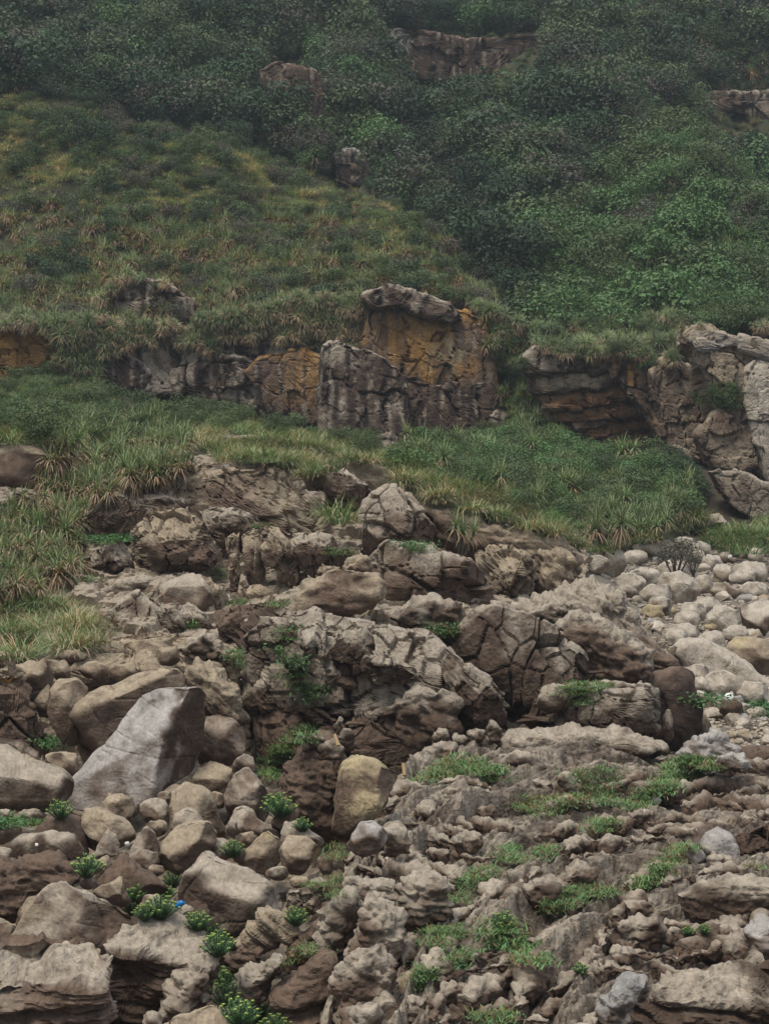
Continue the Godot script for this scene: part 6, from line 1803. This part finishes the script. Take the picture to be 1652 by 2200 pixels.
	for q in [
		[602, 1745, 1.25, "rounded spurge bush full of yellow tips under the pitted ridge"], [588, 1725, 0.8, "upper left shoulder of the spurge under the pitted ridge"], [130, 1748, 1.0, "dark green spurge in the shade under the big pale boulder"],
		[650, 1775, 0.7, "small spurge behind the oblong slab"], [500, 1830, 0.85, "grey green spurge between the wedge and the grey stone"], [188, 1872, 1.05, "spurge with bright tips between the brown stone and the layered rock"],
		[372, 1895, 0.85, "tall narrow spurge leaning against the massive boulder"], [362, 1920, 0.6, "low spurge shoot at the foot of the tall narrow one"], [288, 1925, 0.8, "upright spurge beside the angular brown block"],
		[280, 1955, 0.8, "spurge behind the top right of the large round boulder"], [345, 1960, 1.0, "broad pale green spurge left of the blue litter"], [312, 1965, 0.7, "spurge filling the gap left of the broad pale green one"],
		[425, 1985, 0.8, "spurge with bright tips below the blue litter"], [455, 2010, 0.95, "dark spurge column between the ribbed rock and the massive boulder"], [470, 2040, 0.95, "spurge bush at the bottom of the dark column"],
		[500, 2030, 0.7, "spurge right of the bush at the bottom of the column"], [637, 1975, 0.8, "spurge by the tan layered fan"], [485, 2115, 1.0, "shaded spurge in the gully by the knobbly ridge"], [488, 2150, 1.0, "shaded lower spurge in the same gully"],
		[515, 2190, 1.1, "big spurge with yellow tips at the bottom edge"], [555, 2190, 1.1, "big spurge right beside it at the bottom edge"], [590, 2212, 0.9, "spurge below the brown layered slope at the bottom edge"], [1078, 1990, 0.9, "blue green spurge in the platform grass"], [1478, 2000, 0.42, "left one of two small spurge shoots on the platform"], [1512, 1996, 0.45, "right one of two small spurge shoots on the platform"],
		[1248, 2082, 0.5, "dark little spurge in a cleft of the platform"]]:
		var d := surface(q[0], q[1] + 6.0)
		var o := Node3D.new()
		o.name = numbered("spurge_plant")
		add_child(o, true)
		o.position = at(q[0], q[1], d - 0.06) - Vector3(0, 0.06, 0)
		o.rotation.y = rng.randf() * TAU
		o.scale = Vector3.ONE * q[2] * 0.82
		tag(o, q[3], "spurge", "spurge plants among the boulders")
		var v := rng.randi() % 3
		var leaves: MeshInstance3D
		for k in 3:
			var c := MeshInstance3D.new()
			c.mesh = meshes[v][k]
			c.name = ["foliage", "stem", "flower_head"][k]
			if k == 2:
				c.set_meta("kind", "stuff")
				leaves.add_child(c, true)
			else: o.add_child(c, true)
			if k == 0: leaves = c

func pebbles() -> void:
	rng.seed = 91
	var zone_p := pts("1240,1180 1400,1160 1560,1190 1720,1195 1740,1620 1540,1620 1500,1500 1430,1380 1370,1310 1300,1240")
	var from := specs.size()
	B(1000, 1000, 1052, 1042, "beach/pale", "", {"D": 60.0, "mix": 0.3, "dens": 0.35})
	rock_arrays(specs[from])
	var me := ArrayMesh.new()
	me.add_surface_from_arrays(Mesh.PRIMITIVE_TRIANGLES, specs[from].arr)
	me.surface_set_material(0, mats.rock_beach)
	specs.resize(from)
	var w := []
	while w.size() < 4200:
		var p := Vector2(rng.randf_range(1240, 1740), rng.randf_range(1165, 1620))
		if not inside(p, zone_p): continue
		var d := low.along(p.x, p.y, 18.0, 111.0)
		var s := rng.randf_range(2.5, 8.5) / F * d / 0.37
		w.append(Transform3D(Basis.from_euler(Vector3(rng.randf(), rng.randf() * TAU, 0)).scaled(Vector3(s, s * 0.8, s)), at(p.x, p.y, d)))
	var mm := MultiMesh.new()
	mm.transform_format = MultiMesh.TRANSFORM_3D
	mm.use_colors = true
	mm.mesh = me
	mm.instance_count = w.size()
	for k in w.size():
		mm.set_instance_transform(k, w[k])
		var g := rng.randf_range(0.55, 1.05)
		mm.set_instance_color(k, Color(g, g * 0.98, g * 0.95))
	var o := MultiMeshInstance3D.new()
	o.multimesh = mm
	o.name = "pebbles"
	tag(o, "small pebbles filling the gaps between the beach boulders", "pebbles", "", "stuff")
	add_child(o, true)

func litter() -> void:
	# a scrap of blue plastic, a white float, white and wooden bits
	var blue := StandardMaterial3D.new()
	blue.albedo_color = Color(0.03, 0.42, 0.68)
	blue.roughness = 0.5
	var st := SurfaceTool.new()
	st.begin(Mesh.PRIMITIVE_TRIANGLES)
	var o := SphereMesh.new()
	o.radius = 0.042
	o.height = 0.15
	o.radial_segments = 20
	o.rings = 12
	var arr := o.get_mesh_arrays()
	var v: PackedVector3Array = arr[Mesh.ARRAY_VERTEX]
	for k in v.size():
		v[k] += v[k].normalized() * nf.get_noise_3dv(v[k] * 22.0) * 0.03
		v[k].z *= 0.7
		v[k].x += v[k].y * v[k].y * 2.2
	arr[Mesh.ARRAY_VERTEX] = v
	var me := ArrayMesh.new()
	me.add_surface_from_arrays(Mesh.PRIMITIVE_TRIANGLES, arr)
	me.surface_set_material(0, blue)
	var n := MeshInstance3D.new()
	n.mesh = me
	n.name = "plastic_scrap"
	n.position = at(386, 1943, surface(386, 1948) - 0.12)
	n.rotation = Vector3(0.3, 0, -0.9)
	tag(n, "crumpled scrap of bright blue plastic lying by a spurge plant", "litter")
	add_child(n, true)
	var white := StandardMaterial3D.new()
	white.albedo_color = Color(0.86, 0.85, 0.82)
	white.roughness = 0.6
	var f := SphereMesh.new()
	f.radius = 0.125
	f.height = 0.25
	f.material = white
	n = MeshInstance3D.new()
	n.mesh = f
	n.name = "float"
	n.position = at(1565, 1499, 48.55)
	tag(n, "white round fishing float resting on a dark brown boulder", "float")
	add_child(n, true)
	var ring := TorusMesh.new()
	ring.inner_radius = 0.02
	ring.outer_radius = 0.04
	ring.material = white
	var rm := MeshInstance3D.new()
	rm.mesh = ring
	rm.name = "float_ring"
	rm.position = Vector3(0.06, 0.12, 0.0)
	rm.rotation = Vector3(1.2, 0, 0.4)
	n.add_child(rm, true)
	for q in [[274, 1813, 5.5, 28.6, "white plastic bit wedged right of the pale pointed stone"], [1409, 1720, 11.0, 0.0, "white angular stone lying on the rock platform"], [1568, 1197, 5.0, 79.0, "white scrap by the bright grass at the beach top"], [1627, 1600, 4.0, 40.2, "white pebble on the flat brown slab at the right edge"], [80, 1815, 3.5, 28.1, "little pale chip lying on the sagging brown boulder"]]:
		B(q[0] - q[2], q[1] - q[2], q[0] + q[2], q[1] + q[2], "grey/grey", q[4], {"name": "white_chip", "cat": "debris", "ca": Color(0.72, 0.69, 0.66), "cb": Color(0.6, 0.56, 0.52), "D": q[3] if q[3] > 0.0 else surface(q[0], q[1]) - 0.05})
	var wood := StandardMaterial3D.new()
	wood.albedo_color = Color(0.62, 0.52, 0.38)
	for q in [[869, 1662, 871, 1640, "short pale wooden stake standing at the platform corner"], [727, 1598, 724, 1578, "short pale wooden stake standing by the rock fingers"]]:
		var d := surface(q[0], q[1]) - 0.12
		var a := at(q[0], q[1] + 4, d)
		var b := at(q[2] - 5, q[3], d + 0.1)
		var box := CylinderMesh.new()
		box.top_radius = 0.03
		box.bottom_radius = 0.035
		box.height = a.distance_to(b)
		box.radial_segments = 7
		box.material = wood
		n = MeshInstance3D.new()
		n.mesh = box
		n.name = numbered("wooden_stake")
		n.transform = Transform3D(Basis(Quaternion(Vector3.UP, (b - a).normalized())), (a + b) / 2)
		tag(n, q[4], "stake")
		add_child(n, true)

# ---------- ground sheets ----------
func ground_sheet(g: Ground, called: String, rough: float, ca: Color, cb: Color, mat: Material, skirt := 0.0) -> void:
	var P := PackedVector3Array()
	var C := PackedColorArray()
	var bed_zone := pts(BED)
	for j in g.nz:
		for i in g.nx:
			var x := g.x0 + i * g.step
			var z := g.z0 + j * g.step
			var y := g.h[j * g.nx + i]
			var q := Vector3(x, y, z)
			var sink := 0.55 * smoothstep(44.0, 38.0, -z)
			if skirt == 0.0 and z > -70.0 and inside(to_px(q), bed_zone): sink = 0.8
			P.append(q + Vector3(0, (0.0 if skirt > 0.0 else nf.get_noise_3dv(q * 0.6) * rough) - sink, 0))
			var c := cb.lerp(ca, clampf(0.5 + nf.get_noise_3dv(q * 0.4) * 1.3, 0.0, 1.0))
			if skirt == 0.0 and z < -44.0 and z > -84.0 and x > 4.0: c = c.lerp(Color(0.26, 0.225, 0.185), 0.8)
			C.append(c)
	var I := PackedInt32Array()
	I.resize((g.nx - 1) * (g.nz - 1) * 6)
	var t := 0
	for j in g.nz - 1:
		for i in g.nx - 1:
			var k := j * g.nx + i
			I[t] = k
			I[t + 1] = k + 1
			I[t + 2] = k + g.nx
			I[t + 3] = k + 1
			I[t + 4] = k + g.nx + 1
			I[t + 5] = k + g.nx
			t += 6
	if skirt > 0.0:
		# the steep rock step below its front edge
		for i in g.nx:
			P.append(P[(g.nz - 1) * g.nx + i] + Vector3(0, -skirt, 0.4))
			C.append(PAL.umber)
		for i in g.nx - 1:
			var a := (g.nz - 1) * g.nx + i
			var b := g.nz * g.nx + i
			I.append_array([a, a + 1, b, a + 1, b + 1, b])
	var me := ArrayMesh.new()
	me.add_surface_from_arrays(Mesh.PRIMITIVE_TRIANGLES, finish(P, C, I, 0, 0))
	me.surface_set_material(0, mat)
	var o := MeshInstance3D.new()
	o.mesh = me
	o.name = called
	tag(o, "", "", "", "structure")
	add_child(o, true)

func noise_setup() -> void:
	for n in [nf, ns, nc, nd, nv]:
		n.frequency = 1.0
		n.seed = 7
	nf.noise_type = FastNoiseLite.TYPE_SIMPLEX_SMOOTH
	nf.fractal_type = FastNoiseLite.FRACTAL_FBM
	nf.fractal_octaves = 3
	ns.noise_type = FastNoiseLite.TYPE_SIMPLEX
	ns.fractal_type = FastNoiseLite.FRACTAL_NONE
	for n in [nc, nd, nv]:
		n.noise_type = FastNoiseLite.TYPE_CELLULAR
		n.fractal_type = FastNoiseLite.FRACTAL_NONE
		n.cellular_distance_function = FastNoiseLite.DISTANCE_EUCLIDEAN
		n.domain_warp_enabled = true
		n.domain_warp_fractal_type = FastNoiseLite.DOMAIN_WARP_FRACTAL_NONE
		n.domain_warp_amplitude = 0.3
		n.domain_warp_frequency = 0.7
	nc.cellular_return_type = FastNoiseLite.RETURN_DISTANCE
	nd.cellular_return_type = FastNoiseLite.RETURN_DISTANCE2_SUB
	nv.cellular_return_type = FastNoiseLite.RETURN_CELL_VALUE

func noise_texture(freq: float, octaves: int, sd: int, lo: float, hi: float, type := FastNoiseLite.TYPE_SIMPLEX_SMOOTH, sx := 512) -> NoiseTexture2D:
	var n := FastNoiseLite.new()
	n.noise_type = type
	n.frequency = freq
	n.fractal_octaves = octaves
	n.seed = sd
	var t := NoiseTexture2D.new()
	t.width = sx
	t.height = sx
	t.seamless = true
	t.noise = n
	var g := Gradient.new()
	g.set_color(0, Color(lo, lo, lo))
	g.set_color(1, Color(hi, hi, hi))
	t.color_ramp = g
	return t

func materials() -> void:
	var speck := noise_texture(0.03, 6, 3, 0.78, 1.08)
	var bump := noise_texture(0.03, 6, 9, 0.0, 1.0)
	var pits := noise_texture(0.06, 4, 5, 0.0, 1.0, FastNoiseLite.TYPE_CELLULAR)
	for k in [["rock_smooth", 0.9, 1.6, bump, 0.95], ["rock_rough", 0.7, 3.5, bump, 1.0], ["rock_cliff", 0.45, 4.0, bump, 1.0], ["rock_beach", 0.6, 2.0, bump, 0.9], ["soil", 0.8, 6.0, pits, 1.0]]:
		var m := StandardMaterial3D.new()
		m.vertex_color_use_as_albedo = true
		m.albedo_texture = speck
		m.uv1_triplanar = true
		m.uv1_world_triplanar = true
		m.uv1_scale = Vector3.ONE * k[1]
		m.heightmap_enabled = true
		m.heightmap_texture = k[3]
		m.heightmap_scale = k[2]
		m.roughness = k[4]
		m.metallic_specular = 0.3
		mats[k[0]] = m
	var l := StandardMaterial3D.new()
	l.vertex_color_use_as_albedo = true
	l.roughness = 0.65
	l.metallic_specular = 0.35
	l.cull_mode = BaseMaterial3D.CULL_DISABLED
	l.backlight_enabled = true
	l.backlight = Color(0.6, 0.65, 0.45)
	mats.leaf = l

func _ready() -> void:
	# camera, sky, sun, exposure
	var cam := Camera3D.new()
	cam.name = "camera"
	cam.position = Vector3(0, EYE, 0)
	cam.fov = 30.0
	cam.near = 0.5
	cam.far = 600.0
	add_child(cam)
	cam.current = true
	var env := Environment.new()
	env.background_mode = Environment.BG_SKY
	var sm := ProceduralSkyMaterial.new()
	sm.sky_top_color = Color(0.80, 0.83, 0.87)
	sm.sky_horizon_color = Color(0.38, 0.41, 0.45)
	sm.sky_curve = 0.4
	sm.ground_bottom_color = Color(0.16, 0.19, 0.21)
	sm.ground_horizon_color = Color(0.42, 0.45, 0.48)
	sm.sun_angle_max = 1.0
	var sky := Sky.new()
	sky.sky_material = sm
	env.sky = sky
	env.tonemap_mode = Environment.TONE_MAPPER_LINEAR
	env.tonemap_exposure = 1.85
	env.fog_enabled = true
	env.fog_light_color = Color(0.72, 0.76, 0.80)
	env.fog_density = 0.0003
	env.sdfgi_enabled = true
	env.ssao_enabled = true
	env.ssil_enabled = true
	var we := WorldEnvironment.new()
	we.environment = env
	add_child(we)
	var sun := DirectionalLight3D.new()
	sun.name = "sun"
	sun.light_energy = 0.5
	sun.light_color = Color(1.0, 0.97, 0.92)
	sun.light_angular_distance = 18.0
	sun.shadow_enabled = true
	sun.rotation_degrees = Vector3(-62, -38, 0)
	add_child(sun)

	var t0 := Time.get_ticks_msec()
	noise_setup()
	materials()
	zb.resize(ZW * ZH)
	zb.fill(1e9)
	# the ground below the cliffs, and the hill above them, through measured points: picture x, y and metres away
	var feet := []
	for c in [[850, 985, 100], [700, 940, 102], [600, 935, 102.5], [400, 890, 104], [250, 850, 105], [0, 840, 106], [-250, 840, 106], [1000, 960, 103], [1250, 970, 99], [1400, 1000, 98], [1550, 1105, 90], [1750, 1105, 90]]:
		feet.append(at(c[0], c[1], c[2]) + Vector3(0, -0.6, -7.0))
		feet.append(at(c[0], c[1], c[2]) + Vector3(0, -1.0, -13.0))
	prepare(low, "1500,1620,46 1650,1620,46 1550,1450,57 1650,1450,57 1450,1300,68 1650,1300,68 1300,1200,78 1500,1170,82 1650,1180,81 1800,1200,80 1850,1600,46 900,1040,66 900,970,90 1000,1080,67 1000,980,92 1150,1130,73 1150,970,95 1150,900,104 1110,760,109 1350,1150,80 1350,1000,93 1250,970,97 1450,1120,84 1550,1135,84 1560,1112,88 1660,1110,88 1600,1150,82 1480,1000,94 850,985,100 700,940,102 600,935,102.5 400,890,104 250,850,105 0,840,106 -250,840,106 1000,960,103 0,900,80 200,900,82 400,900,88 0,965,66 300,985,67 500,965,72 700,985,76 600,930,86 300,1110,61 500,1110,61 200,1250,54 400,1300,52 600,1200,57 700,1060,65 100,1110,59 50,1250,53 100,1400,46.5 0,1400,46.5 -200,1300,50 500,1390,47 300,1460,43.5 500,1510,40.5 800,1340,48 1100,1330,51 900,1210,58 700,1340,49 1200,1330,53 0,1660,37.5 -300,1660,37 300,1670,36.5 500,1720,34 100,1815,31 400,1815,31 600,1815,31 100,2020,27 400,2020,27 600,2020,27 200,2220,24 500,2220,24 -100,2330,22 600,2330,22 800,1670,37.5 720,1860,29 800,1710,33.3 900,1630,36.3 1100,1605,37.7 1400,1625,37.3 1600,1645,37.2 900,1805,29.7 1200,1805,29.7 1500,1755,32.2 900,2005,25.2 1200,2005,25.2 1500,2005,25.2 800,2205,22.5 1100,2205,22.5 1400,2205,22.5 1650,2205,22.5 1650,1855,29.2 1650,1705,34.2 1950,2205,22.5 1950,1705,34", -48.0, 48.0, -113.0, -16.0, 0.5, 0.0, feet)
	var crest := "-300,120,150 0,195,145 250,245,143 480,302,139 640,362,135 800,430,130 960,505,123 1430,235,152 1540,345,142 1652,435,134 1800,530,126"
	var behind := []
	for c in crest.split(" "):
		var q := c.split(",")
		behind.append(at(q[0].to_float(), q[1].to_float(), q[2].to_float()) + Vector3(2.5, -4.5, -8.0))
	prepare(hill, crest + " -300,740,108 0,740,108 0,600,113 -300,600,113 0,400,128 -300,400,130 400,740,108 400,600,113 400,430,128 700,700,108 700,600,111 700,500,120 900,620,109 900,545,115 1040,655,109 1040,600,113 1085,740,112 1088,640,121 1082,560,130 1060,500,137 1000,430,146 900,380,150 830,300,162 820,200,175 800,60,190 800,-120,206 0,180,160 0,0,179 0,-220,202 -300,0,176 300,225,160 300,100,170 300,-120,194 560,270,157 560,120,166 560,-60,188 700,300,155 700,150,167 700,0,184 1180,120,173 1300,180,163 1200,300,156 1200,450,139 1200,600,121 1200,740,111 1400,400,141 1400,550,125 1400,720,111 1600,600,119 1600,730,108 1800,700,108 1140,450,143 1100,300,161 1050,200,176 1200,0,188 1000,0,192 1000,-160,208 1400,-160,204 1560,200,172 1652,300,166 1652,100,182 1500,50,185 1850,380,160 1652,-220,204", -60.0, 62.0, -226.0, -108.4, 0.8, 0.05, behind)
	ground_sheet(low, "ground", 0.12, Color(0.10, 0.075, 0.055), Color(0.05, 0.045, 0.03), mats.soil)
	ground_sheet(hill, "hillside", 0.5, Color(0.10, 0.095, 0.055), Color(0.05, 0.06, 0.035), mats.soil, 22.0)
	print("ground ", Time.get_ticks_msec() - t0)
	bedrock()
	lay_beds()
	platform()
	print("platform ", Time.get_ticks_msec() - t0)
	boulder_field()
	left_shelf()
	dark_bluff()
	middle_outcrops()
	beach()
	cliffs()
	hill_rocks()
	platform_ribs()
	place_specs(0)
	print("rocks ", Time.get_ticks_msec() - t0)
	cobble_meshes()
	pebbles()
	var from := specs.size()
	litter()
	place_specs(from)
	make_kinds()
	hill_plants()
	cliff_plants()
	slope_plants()
	rock_plants()
	pour_masses()
	print("plants ", Time.get_ticks_msec() - t0)
	var tris := 0
	var met := {}
	for s in find_children("*", "MeshInstance3D", true, false):
		if (s as MeshInstance3D).mesh is ArrayMesh and not met.has((s as MeshInstance3D).mesh):
			met[(s as MeshInstance3D).mesh] = true
			tris += ((s as MeshInstance3D).mesh as ArrayMesh).surface_get_array_index_len(0) / 3
	print("triangles ", tris, " specs ", specs.size())
